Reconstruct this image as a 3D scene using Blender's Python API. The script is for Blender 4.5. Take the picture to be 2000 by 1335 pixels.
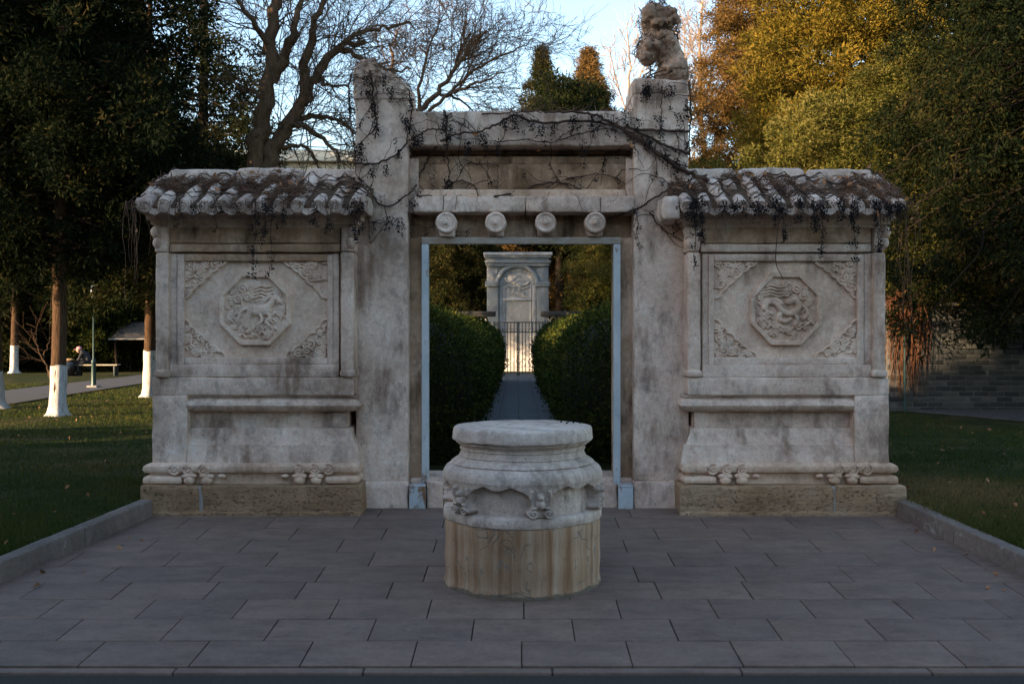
import bpy, bmesh, math, random
import numpy as np
from mathutils import Vector, Matrix

for o in list(bpy.data.objects):
    bpy.data.objects.remove(o)
sc = bpy.context.scene
COL = sc.collection
R = math.radians

# ------------------------------------------------------------------ camera, sky, sun, exposure
CX, HY, F, CAMZ = 1013.0, 650.0, 1944.4, 1.30      # measured: optical axis, horizon row, focal length in photo pixels
cam = bpy.data.cameras.new('camera'); cam.lens = 35; cam.sensor_width = 36
cam.shift_x = -0.0065; cam.shift_y = -0.00875; cam.clip_start = 0.05; cam.clip_end = 3000
camo = bpy.data.objects.new('camera', cam); COL.objects.link(camo)
camo.location = (0, 0, CAMZ); camo.rotation_euler = (R(90), 0, 0)
sc.camera = camo
SUN_EL, SUN_AZ = 13.0, 240.0                        # azimuth clockwise from +Y
w = bpy.data.worlds.new('World'); sc.world = w; w.use_nodes = True
wn = w.node_tree
sky = wn.nodes.new('ShaderNodeTexSky'); sky.sky_type = 'NISHITA'; sky.sun_disc = False
sky.sun_elevation = R(SUN_EL); sky.sun_rotation = R(SUN_AZ); sky.air_density = 1.0; sky.dust_density = 0.75; sky.ozone_density = 0.95
bg = wn.nodes['Background']; bg.inputs['Strength'].default_value = 0.14
wn.links.new(sky.outputs[0], bg.inputs['Color'])
sl = bpy.data.lights.new('sun', 'SUN'); sl.energy = 4.3; sl.angle = R(0.5); sl.color = (1.0, 0.70, 0.42)
so = bpy.data.objects.new('sun', sl); COL.objects.link(so); so.location = (-20, -12, 20)
sdir = Vector((math.sin(R(SUN_AZ)) * math.cos(R(SUN_EL)), math.cos(R(SUN_AZ)) * math.cos(R(SUN_EL)), math.sin(R(SUN_EL))))
so.rotation_euler = sdir.to_track_quat('Z', 'Y').to_euler()
vs = sc.view_settings
vs.view_transform = 'Standard'; vs.look = 'None'; vs.gamma = 1.0; vs.use_curve_mapping = False
vs.exposure = 1.82

# ------------------------------------------------------------------ helpers
def PX(x, Y): return (x - CX) * Y / F
def PZ(y, Y): return CAMZ - (y - HY) * Y / F
TILT = 0.0514
def plaza_z(Y): return (Y - 7.12) * TILT
def sstep(a, b, x):
    t = np.clip((np.asarray(x, float) - a) / (b - a), 0, 1); return t * t * (3 - 2 * t)

def _h(i):
    i = (i ^ 61) ^ (i >> 16); i = (i + (i << 3)) & 0xffffffff; i ^= i >> 4
    i = (i * 0x27d4eb2d) & 0xffffffff; i ^= i >> 15
    return i
def vnoise(p, seed=0):
    p = np.asarray(p, float); i = np.floor(p).astype(np.int64); f = p - i; f = f * f * (3 - 2 * f)
    out = 0
    for dx in (0, 1):
        for dy in (0, 1):
            for dz in (0, 1):
                k = ((i[:, 0] + dx) * 73856093 ^ (i[:, 1] + dy) * 19349663 ^ (i[:, 2] + dz) * 83492791 ^ (seed * 9176 + 13)) & 0xffffffff
                hv = _h(k) / 4294967295.0 * 2 - 1
                wt = (f[:, 0] if dx else 1 - f[:, 0]) * (f[:, 1] if dy else 1 - f[:, 1]) * (f[:, 2] if dz else 1 - f[:, 2])
                out = out + hv * wt
    return out
def fbm(p, seed=0, oct=3):
    s = 0; a = 1.0; p = np.asarray(p, float)
    for k in range(oct):
        s = s + a * vnoise(p * 2 ** k, seed + k * 7); a *= 0.5
    return s / 1.75

def raw_mesh(name, V, T=None, Q=None, smooth=None):
    me = bpy.data.meshes.new(name)
    V = np.asarray(V, np.float32).reshape(-1, 3)
    T = np.zeros((0, 3), np.int32) if T is None or len(T) == 0 else np.asarray(T, np.int32).reshape(-1, 3)
    Q = np.zeros((0, 4), np.int32) if Q is None or len(Q) == 0 else np.asarray(Q, np.int32).reshape(-1, 4)
    me.vertices.add(len(V)); me.vertices.foreach_set('co', V.ravel())
    me.loops.add(T.size + Q.size)
    me.loops.foreach_set('vertex_index', np.concatenate([T.ravel(), Q.ravel()]))
    me.polygons.add(len(T) + len(Q))
    ls = np.concatenate([np.arange(len(T)) * 3, T.size + np.arange(len(Q)) * 4]).astype(np.int32)
    me.polygons.foreach_set('loop_start', ls)
    me.update(calc_edges=True)
    if smooth is not None:
        me.polygons.foreach_set('use_smooth', np.ones(len(me.polygons), bool))
        if smooth < 180: me.set_sharp_from_angle(angle=R(smooth))
    return me

class MB:
    def __init__(s): s.v = []; s.t = []; s.q = []; s.n = 0
    def add(s, v, t=None, q=None):
        v = np.asarray(v, float).reshape(-1, 3); s.v.append(v)
        if t is not None and len(t): s.t.append(np.asarray(t, np.int64).reshape(-1, 3) + s.n)
        if q is not None and len(q): s.q.append(np.asarray(q, np.int64).reshape(-1, 4) + s.n)
        s.n += len(v); return s
    def V(s): return np.concatenate(s.v) if s.v else np.zeros((0, 3))
    def T(s): return np.concatenate(s.t) if s.t else None
    def Q(s): return np.concatenate(s.q) if s.q else None
    def setV(s, V): s.v = [V]
    def box(s, x0, x1, y0, y1, z0, z1):
        v = [(x, y, z) for x in (x0, x1) for y in (y0, y1) for z in (z0, z1)]
        return s.add(v, q=[(0, 1, 3, 2), (4, 6, 7, 5), (0, 4, 5, 1), (2, 3, 7, 6), (0, 2, 6, 4), (1, 5, 7, 3)])
    def rbox(s, x0, x1, y0, y1, z0, z1, b=0.012, seg=0.06, amp=0.003, chip=0.6, seed=0):
        lo = np.array([x0, y0, z0]); hi = np.array([x1, y1, z1])
        b = min(b, 0.49 * (hi - lo).min())
        ax = []
        for k in range(3):
            n = max(1, int(round((hi[k] - lo[k] - 2 * b) / seg)))
            ax.append(np.concatenate([[lo[k], lo[k] + b * .35], np.linspace(lo[k] + b, hi[k] - b, n + 1), [hi[k] - b * .35, hi[k]]]))
        vs_, qs_ = [], []; n0 = 0
        for k in range(3):
            a, c = (k + 1) % 3, (k + 2) % 3
            A, C = np.meshgrid(ax[a], ax[c], indexing='ij')
            na, nc = A.shape
            idx = np.arange(na * nc).reshape(na, nc)
            qd = np.stack([idx[:-1, :-1], idx[1:, :-1], idx[1:, 1:], idx[:-1, 1:]], -1).reshape(-1, 4)
            for side in (0, 1):
                P = np.zeros((na * nc, 3)); P[:, a] = A.ravel(); P[:, c] = C.ravel(); P[:, k] = (lo, hi)[side][k]
                vs_.append(P); qs_.append((qd if side else qd[:, ::-1]) + n0); n0 += na * nc
        V = np.concatenate(vs_); Q = np.concatenate(qs_)
        key = np.round(V * 1e5).astype(np.int64)
        _, first, inv = np.unique(key, axis=0, return_index=True, return_inverse=True)
        V = V[first]; Q = inv.ravel()[Q]
        nb = b * (1 + chip * np.clip(fbm(V * 9.0, seed, 2) * 2.2, -0.6, 2.0))[:, None]
        nb = np.minimum(nb, 0.48 * (hi - lo).min())
        q_ = np.clip(V, lo + nb, hi - nb); d = V - q_; L = np.linalg.norm(d, axis=1, keepdims=True); L[L == 0] = 1
        V = q_ + d / L * nb
        if amp:
            V = V + amp * np.stack([fbm(V * 11 + 3.1, seed + 1), fbm(V * 11 + 17.7, seed + 2), fbm(V * 11 + 31.3, seed + 3)], -1)
        return s.add(V, q=Q)
    def tube(s, pts, rad, n=6, cap=True):
        P = np.asarray(pts, float); m = len(P)
        rad = np.full(m, rad, float) if np.isscalar(rad) else np.asarray(rad, float)
        tg = np.gradient(P, axis=0); tg /= np.linalg.norm(tg, axis=1, keepdims=True) + 1e-12
        ref = np.array([0, 0, 1.0]) if abs(tg[:, 2]).mean() < 0.8 else np.array([1.0, 0, 0])
        u = np.cross(tg, ref); u /= np.linalg.norm(u, axis=1, keepdims=True) + 1e-12
        w_ = np.cross(tg, u)
        a = np.arange(n) * 2 * np.pi / n
        V = P[:, None, :] + rad[:, None, None] * (np.cos(a)[None, :, None] * u[:, None, :] + np.sin(a)[None, :, None] * w_[:, None, :])
        i = np.arange(m - 1)[:, None] * n; j = np.arange(n)[None, :]; j2 = (j + 1) % n
        q = np.stack([i + j, i + j2, i + n + j2, i + n + j], -1).reshape(-1, 4)
        t = None
        V = V.reshape(-1, 3)
        if cap and n > 3:
            V = np.concatenate([V, P[:1], P[-1:]]); c0, c1 = m * n, m * n + 1
            jj = np.arange(n); t = np.concatenate([np.stack([jj * 0 + c0, (jj + 1) % n, jj], -1), np.stack([jj * 0 + c1, (m - 1) * n + jj, (m - 1) * n + (jj + 1) % n], -1)])
        return s.add(V, t, q)
    def lathe(s, prof, n=48, c=(0, 0, 0), cap=True):
        pr = np.asarray(prof, float); m = len(pr); a = np.arange(n) * 2 * np.pi / n
        V = np.stack([c[0] + pr[:, 0, None] * np.cos(a), c[1] + pr[:, 0, None] * np.sin(a), c[2] + pr[:, 1, None] + 0 * a], -1).reshape(-1, 3)
        i = np.arange(m - 1)[:, None] * n; j = np.arange(n)[None, :]; j2 = (j + 1) % n
        q = np.stack([i + j, i + j2, i + n + j2, i + n + j], -1).reshape(-1, 4)
        t = None
        if cap:
            V = np.concatenate([V, [(c[0], c[1], c[2] + pr[0, 1]), (c[0], c[1], c[2] + pr[-1, 1])]]); jj = np.arange(n)
            t = np.concatenate([np.stack([jj * 0 + m * n, (jj + 1) % n, jj], -1), np.stack([jj * 0 + m * n + 1, (m - 1) * n + jj, (m - 1) * n + (jj + 1) % n], -1)])
        return s.add(V, t, q)
    def sweep(s, path, prof, seg=0.06):
        P = np.asarray(path, float); d = np.diff(P, axis=0); L = np.linalg.norm(d, axis=1); d = d / L[:, None]
        nr = np.stack([d[:, 1], -d[:, 0]], -1)
        pts, nn = [], []
        for k in range(len(P)):
            if k == 0: mt = nr[0]
            elif k == len(P) - 1: mt = nr[-1]
            else: mt = (nr[k - 1] + nr[k]) / (1 + nr[k - 1] @ nr[k])
            pts.append(P[k]); nn.append(mt)
            if k < len(P) - 1:
                c = max(1, int(L[k] / seg))
                for j in range(1, c):
                    pts.append(P[k] + d[k] * L[k] * j / c); nn.append(nr[k])
        pts = np.array(pts); nn = np.array(nn); pr = np.asarray(prof, float); m = len(pr)
        V = np.concatenate([pts[:, None, :] + nn[:, None, :] * pr[None, :, 0, None], np.broadcast_to(pr[None, :, 1, None], (len(pts), m, 1))], -1).reshape(-1, 3)
        i = np.arange(len(pts) - 1)[:, None] * m; j = np.arange(m - 1)[None, :]
        q = np.stack([i + j, i + j + 1, i + m + j + 1, i + m + j], -1).reshape(-1, 4)
        # end caps (fan) so that the moulding reads as solid
        t = []
        for base in (0, (len(pts) - 1) * m):
            for k in range(1, m - 1): t.append((base, base + k, base + k + 1))
        return s.add(V, t, q)
    def sphere(s, c, r, nu=10, nv=6):
        r = np.array([r, r, r]) if np.isscalar(r) else np.array(r)
        th = np.linspace(0, np.pi, nv + 1)[1:-1]; a = np.arange(nu) * 2 * np.pi / nu
        V = np.stack([np.sin(th)[:, None] * np.cos(a), np.sin(th)[:, None] * np.sin(a), np.cos(th)[:, None] + 0 * a], -1).reshape(-1, 3)
        V = np.concatenate([V, [(0, 0, 1), (0, 0, -1)]]) * r + np.array(c); m = nv - 1
        i = np.arange(m - 1)[:, None] * nu; j = np.arange(nu)[None, :]; j2 = (j + 1) % nu
        q = np.stack([i + j, i + nu + j, i + nu + j2, i + j2], -1).reshape(-1, 4); jj = np.arange(nu)
        t = np.concatenate([np.stack([jj * 0 + m * nu, jj, (jj + 1) % nu], -1), np.stack([jj * 0 + m * nu + 1, (m - 1) * nu + (jj + 1) % nu, (m - 1) * nu + jj], -1)])
        return s.add(V, t, q)
    def rough(s, amp, freq, seed=0):
        V = s.V(); s.setV(V + amp * np.stack([fbm(V * freq + 3.1, seed + 1), fbm(V * freq + 17.7, seed + 2), fbm(V * freq + 31.3, seed + 3)], -1)); return s
    def mirror(s, xc):
        V = s.V(); V[:, 0] = 2 * xc - V[:, 0]; s.setV(V)
        s.t = [t[:, ::-1] for t in s.t]; s.q = [q[:, ::-1] for q in s.q]; return s
    def mesh(s, name, smooth=35): return raw_mesh(name, s.V(), s.T(), s.Q(), smooth)

def tag(o, label=None, cat=None, group=None, kind=None):
    if label: o['label'] = label
    if cat: o['category'] = cat
    if group: o['group'] = group
    if kind: o['kind'] = kind
    elif cat: o['kind'] = 'thing'
    return o
def obj(name, me, mat=None, parent=None, smooth=35, loc=None, rot=None):
    if isinstance(me, MB): me = me.mesh(name, smooth)
    o = bpy.data.objects.new(name, me); COL.objects.link(o)
    if mat is not None and len(me.materials) == 0: me.materials.append(mat)
    if loc is not None: o.location = loc
    if rot is not None: o.rotation_euler = rot
    if parent is not None:
        o.parent = parent
        o.matrix_parent_inverse = wmat(parent).inverted()
    return o
def wmat(o):
    m = o.matrix_basis
    if o.parent: m = wmat(o.parent) @ o.matrix_parent_inverse @ m
    return m
def thing(name, label, cat, loc=(0, 0, 0), group=None):
    o = bpy.data.objects.new(name, None); COL.objects.link(o); o.location = loc; o.empty_display_size = 0.2
    return tag(o, label, cat, group)
def copy_tree(o, loc, rz=0.0, scale=1.0, label=None, parent=None):
    c = o.copy(); COL.objects.link(c)
    if parent is None:
        c.location = loc; c.rotation_euler = (0, 0, rz); c.scale = (scale, scale, scale)
        if label: c['label'] = label
    else:
        c.parent = parent; c.matrix_parent_inverse = o.matrix_parent_inverse
    for ch in o.children: copy_tree(ch, None, parent=c)
    return c

# ------------------------------------------------------------------ materials
class Mt:
    def __init__(s, name, rough=0.85, spec=0.25):
        s.m = bpy.data.materials.new(name); s.m.use_nodes = True; s.nt = s.m.node_tree
        s.b = s.nt.nodes['Principled BSDF']; s.b.inputs['Roughness'].default_value = rough; s.b.inputs['Specular IOR Level'].default_value = spec
        s.pos = s.nt.nodes.new('ShaderNodeNewGeometry').outputs['Position']
    def set(s, inp, v):
        if isinstance(v, bpy.types.NodeSocket): s.nt.links.new(v, inp)
        else: inp.default_value = v
    def n(s, t, ins=None, **kw):
        nd = s.nt.nodes.new(t)
        for k, v in kw.items(): setattr(nd, k, v)
        for k, v in (ins or {}).items(): s.set(nd.inputs[k], v)
        return nd
    def vec(s, sx, sy, sz, src=None): return s.n('ShaderNodeVectorMath', {0: src or s.pos, 1: (sx, sy, sz)}, operation='MULTIPLY').outputs[0]
    def noise(s, scale, detail=5, rough=0.6, vec=None, dist=0.0):
        return s.n('ShaderNodeTexNoise', {'Vector': vec or s.pos, 'Scale': scale, 'Detail': detail, 'Roughness': rough, 'Distortion': dist}).outputs['Fac']
    def vor(s, scale, vec=None, feature='F1'):
        return s.n('ShaderNodeTexVoronoi', {'Vector': vec or s.pos, 'Scale': scale}, feature=feature).outputs['Distance']
    def ramp(s, fac, stops):
        nd = s.n('ShaderNodeValToRGB', {0: fac}); el = nd.color_ramp.elements
        while len(el) < len(stops): el.new(0.5)
        for e, (p, c) in zip(el, stops):
            e.position = p; e.color = (c, c, c, 1) if np.isscalar(c) else (c[0], c[1], c[2], 1)
        return nd.outputs[0]
    def mix(s, fac, a, b, mode='MIX'):
        nd = s.n('ShaderNodeMix', data_type='RGBA', blend_type=mode)
        f4 = lambda c: c if isinstance(c, bpy.types.NodeSocket) else ((c, c, c, 1) if np.isscalar(c) else (c[0], c[1], c[2], 1))
        s.set(nd.inputs[0], fac); s.set(nd.inputs[6], f4(a)); s.set(nd.inputs[7], f4(b)); return nd.outputs[2]
    def math(s, op, a, b=0.0):
        nd = s.n('ShaderNodeMath', operation=op); s.set(nd.inputs[0], a); s.set(nd.inputs[1], b); return nd.outputs[0]
    def rnd(s): return s.n('ShaderNodeObjectInfo').outputs['Random']
    def attr(s, name): return s.n('ShaderNodeAttribute', attribute_name=name).outputs['Fac']
    def sep(s, k, src=None): return s.n('ShaderNodeSeparateXYZ', {0: src or s.pos}).outputs[k]
    def color(s, c): s.set(s.b.inputs['Base Color'], c if isinstance(c, bpy.types.NodeSocket) else (c[0], c[1], c[2], 1)); return s
    def bump(s, h, strength=0.4, dist=0.01):
        nd = s.n('ShaderNodeBump', {'Height': h, 'Strength': strength, 'Distance': dist}); s.nt.links.new(nd.outputs[0], s.b.inputs['Normal']); return s

def stone_mat(name, dark, mid, light, stain=(0.16, 0.10, 0.06), stain_amt=0.5, rust=0.0, grime=0.35, bump=0.5, zst=0.22):
    m = Mt(name, 0.88, 0.2)
    big = m.noise(1.7, 6, 0.65, dist=0.4); fine = m.noise(26, 6, 0.7); spk = m.noise(150, 2, 0.6)
    c = m.ramp(big, [(0.3, dark), (0.5, mid), (0.72, light)])
    c = m.mix(0.55, c, m.ramp(fine, [(0.3, 0.32), (0.5, 0.5), (0.72, 0.74)]), 'OVERLAY')
    c = m.mix(0.3, c, m.ramp(spk, [(0.3, 0.3), (0.7, 0.72)]), 'OVERLAY')
    pale = m.ramp(m.noise(4.2, 7, 0.72, dist=0.6), [(0.6, 0.0), (0.68, 1.0)])
    c = m.mix(m.math('MULTIPLY', pale, 0.35), c, (0.56, 0.54, 0.5))
    strk = m.ramp(m.noise(1.0, 6, 0.65, m.vec(6.5, 6.5, 6.5 * zst)), [(0.46, 0.0), (0.64, 1.0)])
    blot = m.ramp(m.noise(2.6, 5, 0.6), [(0.42, 0.0), (0.6, 1.0)])
    c = m.mix(m.math('MULTIPLY', m.math('MULTIPLY', strk, blot), stain_amt), c, stain)
    gr = m.ramp(m.noise(7.0, 8, 0.75, m.vec(1, 1, 0.6), 0.3), [(0.52, 0.0), (0.7, 1.0)])
    c = m.mix(m.math('MULTIPLY', gr, grime), c, (0.085, 0.068, 0.056))
    pt = m.ramp(m.noise(62, 4, 0.7), [(0.58, 0.0), (0.68, 1.0)])
    c = m.mix(m.math('MULTIPLY', pt, 0.42), c, (0.1, 0.08, 0.066))
    if rust:
        rr = m.ramp(m.noise(2.2, 6, 0.7, m.vec(1, 1, 1.6)), [(0.52, 0.0), (0.66, 1.0)])
        c = m.mix(m.math('MULTIPLY', rr, rust), c, (0.27, 0.165, 0.085))
    pit = m.ramp(m.vor(55), [(0.0, 0.0), (0.16, 1.0)])
    h = m.math('ADD', m.math('MULTIPLY', fine, 0.7), m.math('ADD', m.math('MULTIPLY', spk, 0.25), m.math('MULTIPLY', pit, 0.12)))
    return m.color(c).bump(h, bump, 0.012).m

M = {}
M['stone'] = stone_mat('weathered_marble', (0.311, 0.220, 0.164), (0.622, 0.465, 0.370), (0.796, 0.654, 0.545), stain=(0.150, 0.086, 0.051), stain_amt=0.8, rust=0.15, grime=0.65, bump=0.8)
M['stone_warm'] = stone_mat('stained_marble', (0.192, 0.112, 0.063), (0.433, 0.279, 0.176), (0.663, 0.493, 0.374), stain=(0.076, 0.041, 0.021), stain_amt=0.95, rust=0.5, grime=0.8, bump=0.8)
M['stone_tan'] = stone_mat('base_marble', (0.449, 0.293, 0.201), (0.646, 0.454, 0.329), (0.770, 0.588, 0.464), stain_amt=0.5, rust=0.3, grime=0.4, bump=0.7)
M['stone_carved'] = stone_mat('carved_marble', (0.449, 0.304, 0.216), (0.671, 0.494, 0.381), (0.796, 0.643, 0.525), stain_amt=0.6, rust=0.2, grime=0.35, bump=0.5)
M['stone_tile'] = stone_mat('tile_marble', (0.298, 0.216, 0.170), (0.547, 0.432, 0.359), (0.746, 0.621, 0.536), stain=(0.112, 0.056, 0.031), stain_amt=0.7, rust=0.2, grime=0.75, bump=0.8)
M['stone_pink'] = stone_mat('pitted_pink_stone', (0.372, 0.255, 0.195), (0.646, 0.477, 0.381), (0.796, 0.643, 0.536), stain_amt=0.2, grime=0.8, bump=1.0)
M['stone_drum'] = stone_mat('drum_marble', (0.360, 0.282, 0.232), (0.547, 0.444, 0.376), (0.696, 0.576, 0.500), stain_amt=0.55, grime=0.6, bump=0.8)
M['stone_beast'] = stone_mat('beast_marble', (0.243, 0.157, 0.109), (0.460, 0.319, 0.234), (0.638, 0.476, 0.374), stain=(0.128, 0.061, 0.031), stain_amt=0.7, rust=0.35, grime=0.75, bump=1.0)
M['stone_stele'] = stone_mat('stele_marble', (0.36, 0.345, 0.33), (0.48, 0.465, 0.45), (0.58, 0.565, 0.55), stain_amt=0.3, grime=0.3)
M['stone_stele_blue'] = stone_mat('stele_blue_marble', (0.18, 0.2, 0.215), (0.27, 0.29, 0.305), (0.36, 0.38, 0.39), stain_amt=0.25, grime=0.3)

def m_sandstone():
    m = Mt('layered_sandstone', 0.92, 0.15)
    big = m.noise(2.0, 6, 0.65); lay = m.noise(1.0, 6, 0.75, m.vec(5, 5, 42)); fine = m.noise(60, 4, 0.7)
    c = m.ramp(big, [(0.3, (0.230, 0.138, 0.076)), (0.5, (0.351, 0.226, 0.133)), (0.7, (0.392, 0.275, 0.180))])
    c = m.mix(0.8, c, m.ramp(lay, [(0.32, 0.3), (0.5, 0.5), (0.7, 0.62)]), 'OVERLAY')
    pits = m.ramp(m.noise(55, 6, 0.8, m.vec(0.8, 1, 1.3)), [(0.56, 0.0), (0.66, 1.0)])
    c = m.mix(m.math('MULTIPLY', pits, 0.35), c, (0.068, 0.042, 0.025))
    mort = m.ramp(m.noise(3.1, 6, 0.75, m.vec(1.6, 1, 0.5)), [(0.66, 0.0), (0.7, 1.0)])
    c = m.mix(m.math('MULTIPLY', mort, 0.8), c, (0.675, 0.539, 0.446))
    h = m.math('SUBTRACT', m.math('ADD', m.math('MULTIPLY', lay, 0.7), m.math('MULTIPLY', fine, 0.3)), m.math('MULTIPLY', pits, 0.8))
    return m.color(c).bump(h, 0.9, 0.02).m
M['sandstone'] = m_sandstone()

def m_drum_body():
    m = Mt('stained_drum', 0.85, 0.25)
    ob = m.n('ShaderNodeTexCoord').outputs['Object']
    strk = m.noise(1.0, 6, 0.6, m.vec(17, 17, 0.8)); big = m.noise(3.2, 5, 0.6)
    c = m.ramp(strk, [(0.3, (0.175, 0.092, 0.046)), (0.44, (0.273, 0.166, 0.097)), (0.56, (0.348, 0.235, 0.152)), (0.72, (0.441, 0.333, 0.253))])
    c = m.mix(0.5, c, m.ramp(big, [(0.3, 0.35), (0.7, 0.62)]), 'OVERLAY')
    cr = m.ramp(m.vor(4.4, m.vec(1.3, 1.3, 0.8, m.n('ShaderNodeVectorMath', {0: m.pos, 1: m.n('ShaderNodeVectorMath', {0: m.n('ShaderNodeTexNoise', {'Vector': m.pos, 'Scale': 6.0}).outputs['Color'], 1: (0.348, 0.293, 0.253)}, operation='MULTIPLY').outputs[0]}, operation='ADD').outputs[0]), 'DISTANCE_TO_EDGE'), [(0.0, 1.0), (0.035, 0.0)])
    msk = m.ramp(m.noise(3.4, 4, 0.6), [(0.46, 0.0), (0.56, 1.0)])
    crk = m.math('MULTIPLY', cr, msk)
    c = m.mix(m.math('MULTIPLY', crk, 0.6), c, (0.116, 0.117, 0.106))
    pat = m.ramp(m.noise(6.5, 6, 0.75, m.vec(1.6, 1.6, 0.9)), [(0.6, 0.0), (0.64, 1.0)])
    c = m.mix(m.math('MULTIPLY', pat, 0.75), c, (0.157, 0.146, 0.125))
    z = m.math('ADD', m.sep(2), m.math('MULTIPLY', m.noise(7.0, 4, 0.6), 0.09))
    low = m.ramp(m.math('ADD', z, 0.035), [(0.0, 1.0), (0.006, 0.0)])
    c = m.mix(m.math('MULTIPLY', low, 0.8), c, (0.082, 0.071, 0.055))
    return m.color(c).bump(m.math('SUBTRACT', m.math('MULTIPLY', m.noise(40, 5, 0.7), 0.6), crk), 0.45, 0.01).m
M['drum_body'] = m_drum_body()

def m_slab():
    m = Mt('granite_paving', 0.75, 0.3); r = m.rnd()
    c = m.ramp(m.noise(420, 2, 0.7), [(0.3, (0.071, 0.049, 0.039)), (0.5, (0.138, 0.095, 0.076)), (0.72, (0.238, 0.168, 0.134))])
    c = m.mix(m.math('MULTIPLY', r, 0.6), c, (0.196, 0.131, 0.100))
    c = m.mix(0.7, c, m.ramp(m.noise(5.0, 7, 0.7, m.vec(1, 2.2, 1)), [(0.3, 0.3), (0.5, 0.5), (0.7, 0.66)]), 'OVERLAY')
    c = m.mix(0.5, c, m.ramp(m.noise(38, 4, 0.7), [(0.3, 0.36), (0.7, 0.62)]), 'OVERLAY')
    d = m.ramp(m.noise(2.0, 8, 0.78, dist=0.5), [(0.56, 0.0), (0.7, 1.0)])
    c = m.mix(m.math('MULTIPLY', d, 0.6), c, (0.073, 0.063, 0.061))
    sp = m.ramp(m.vor(9.0), [(0.0, 1.0), (0.045, 0.0)])
    c = m.mix(m.math('MULTIPLY', sp, 0.8), c, (0.037, 0.032, 0.032))
    return m.color(c).bump(m.noise(300, 3, 0.7), 0.25, 0.004).m
M['slab'] = m_slab()
M['kerb'] = stone_mat('kerb_granite', (0.103, 0.081, 0.070), (0.159, 0.127, 0.109), (0.218, 0.173, 0.151), stain_amt=0.2, grime=0.2)
def plain(name, c, c2=None, scale=20, rough=0.8, bump=0.3, spec=0.25, metal=0.0, vec=None):
    m = Mt(name, rough, spec); v = m.vec(*vec) if vec else None
    c2 = c2 or tuple(x * 1.5 for x in c)
    m.color(m.ramp(m.noise(scale, 6, 0.65, v), [(0.3, c), (0.7, c2)])); m.b.inputs['Metallic'].default_value = metal
    if bump: m.bump(m.noise(scale * 2.5, 5, 0.7, v), bump, 0.01)
    return m.m
M['joint'] = plain('dirty_joint', (0.035, 0.03, 0.024), (0.075, 0.064, 0.05), 30)
M['asphalt'] = plain('asphalt', (0.02, 0.017, 0.014), (0.052, 0.045, 0.038), 160, 0.9, 0.6)
M['path'] = plain('grey_path', (0.045, 0.045, 0.048), (0.085, 0.085, 0.088), 14, 0.85, 0.2)
M['path_paver'] = plain('path_paver', (0.1, 0.105, 0.11), (0.17, 0.17, 0.17), 18, 0.85, 0.3)
M['soil'] = plain('soil', (0.03, 0.022, 0.014), (0.07, 0.05, 0.03), 8)
M['bark'] = plain('rough_bark', (0.022, 0.013, 0.008), (0.12, 0.072, 0.042), 11, 0.95, 1.0, 0.1, vec=(4, 4, 0.5))
M['bark_dark'] = plain('dark_bark', (0.009, 0.007, 0.005), (0.03, 0.021, 0.015), 9, 0.95, 1.0, 0.1, vec=(3, 3, 0.6))
M['bark_bare'] = plain('bare_tree_bark', (0.065, 0.042, 0.028), (0.18, 0.115, 0.072), 7, 0.95, 0.8, 0.1, vec=(3, 3, 0.8))
M['bark_pale'] = plain('pale_bark', (0.22, 0.16, 0.115), (0.36, 0.27, 0.2), 7, 0.95, 0.4, 0.1)
M['lime'] = plain('lime_wash', (0.3, 0.28, 0.25), (0.72, 0.7, 0.66), 12, 0.9, 1.0, 0.1, vec=(5, 5, 0.8))
M['vine'] = plain('vine_stem', (0.035, 0.022, 0.016), (0.09, 0.055, 0.04), 20, 0.9, 0.6, 0.1)
M['twig'] = plain('dry_twigs', (0.075, 0.04, 0.026), (0.2, 0.12, 0.08), 9, 0.95, 0.0, 0.1)
M['red_twig'] = plain('red_dry_vine', (0.05, 0.022, 0.011), (0.13, 0.06, 0.03), 9, 0.95, 0.0, 0.1)
M['berry'] = plain('dark_berry', (0.006, 0.006, 0.007), (0.02, 0.018, 0.02), 60, 0.8, 0.0, 0.1)
M['dry_leaf'] = plain('dry_leaf', (0.2, 0.085, 0.035), (0.36, 0.19, 0.1), 12, 0.9, 0.0)
M['iron'] = plain('painted_iron', (0.02, 0.026, 0.028), (0.035, 0.045, 0.045), 30, 0.45, 0.2, 0.5)
M['lamp_green'] = plain('dark_green_paint', (0.012, 0.04, 0.042), (0.02, 0.055, 0.055), 12, 0.4, 0.1, 0.5)
M['lamp_white'] = plain('lamp_glass', (0.2, 0.2, 0.2), (0.32, 0.32, 0.32), 12, 0.3, 0.0, 0.5)
M['concrete'] = plain('concrete', (0.22, 0.2, 0.18), (0.34, 0.32, 0.29), 16)
M['wood'] = plain('bench_wood', (0.4, 0.28, 0.18), (0.55, 0.42, 0.3), 8, 0.7, 0.3, vec=(0.4, 4, 4))
M['cloth_dark'] = plain('dark_jacket', (0.018, 0.018, 0.022), (0.05, 0.048, 0.052), 8, 0.9, 0.4)
M['cloth_black'] = plain('black_trousers', (0.008, 0.008, 0.01), (0.018, 0.018, 0.022), 10, 0.9, 0.3)
M['skin'] = plain('skin', (0.45, 0.25, 0.16), (0.52, 0.3, 0.2), 10, 0.6, 0.0)
M['pink'] = plain('pink_cap', (0.5, 0.2, 0.22), (0.6, 0.28, 0.28), 14, 0.9, 0.3)
M['bag'] = plain('black_plastic_bag', (0.008, 0.009, 0.012), (0.02, 0.02, 0.025), 10, 0.22, 0.8, 0.6)
M['red'] = plain('red_bag', (0.45, 0.02, 0.02), (0.55, 0.04, 0.03), 10, 0.7, 0.3)
M['straw'] = plain('straw_sack', (0.35, 0.2, 0.08), (0.5, 0.32, 0.15), 10, 0.8, 0.3)
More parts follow.
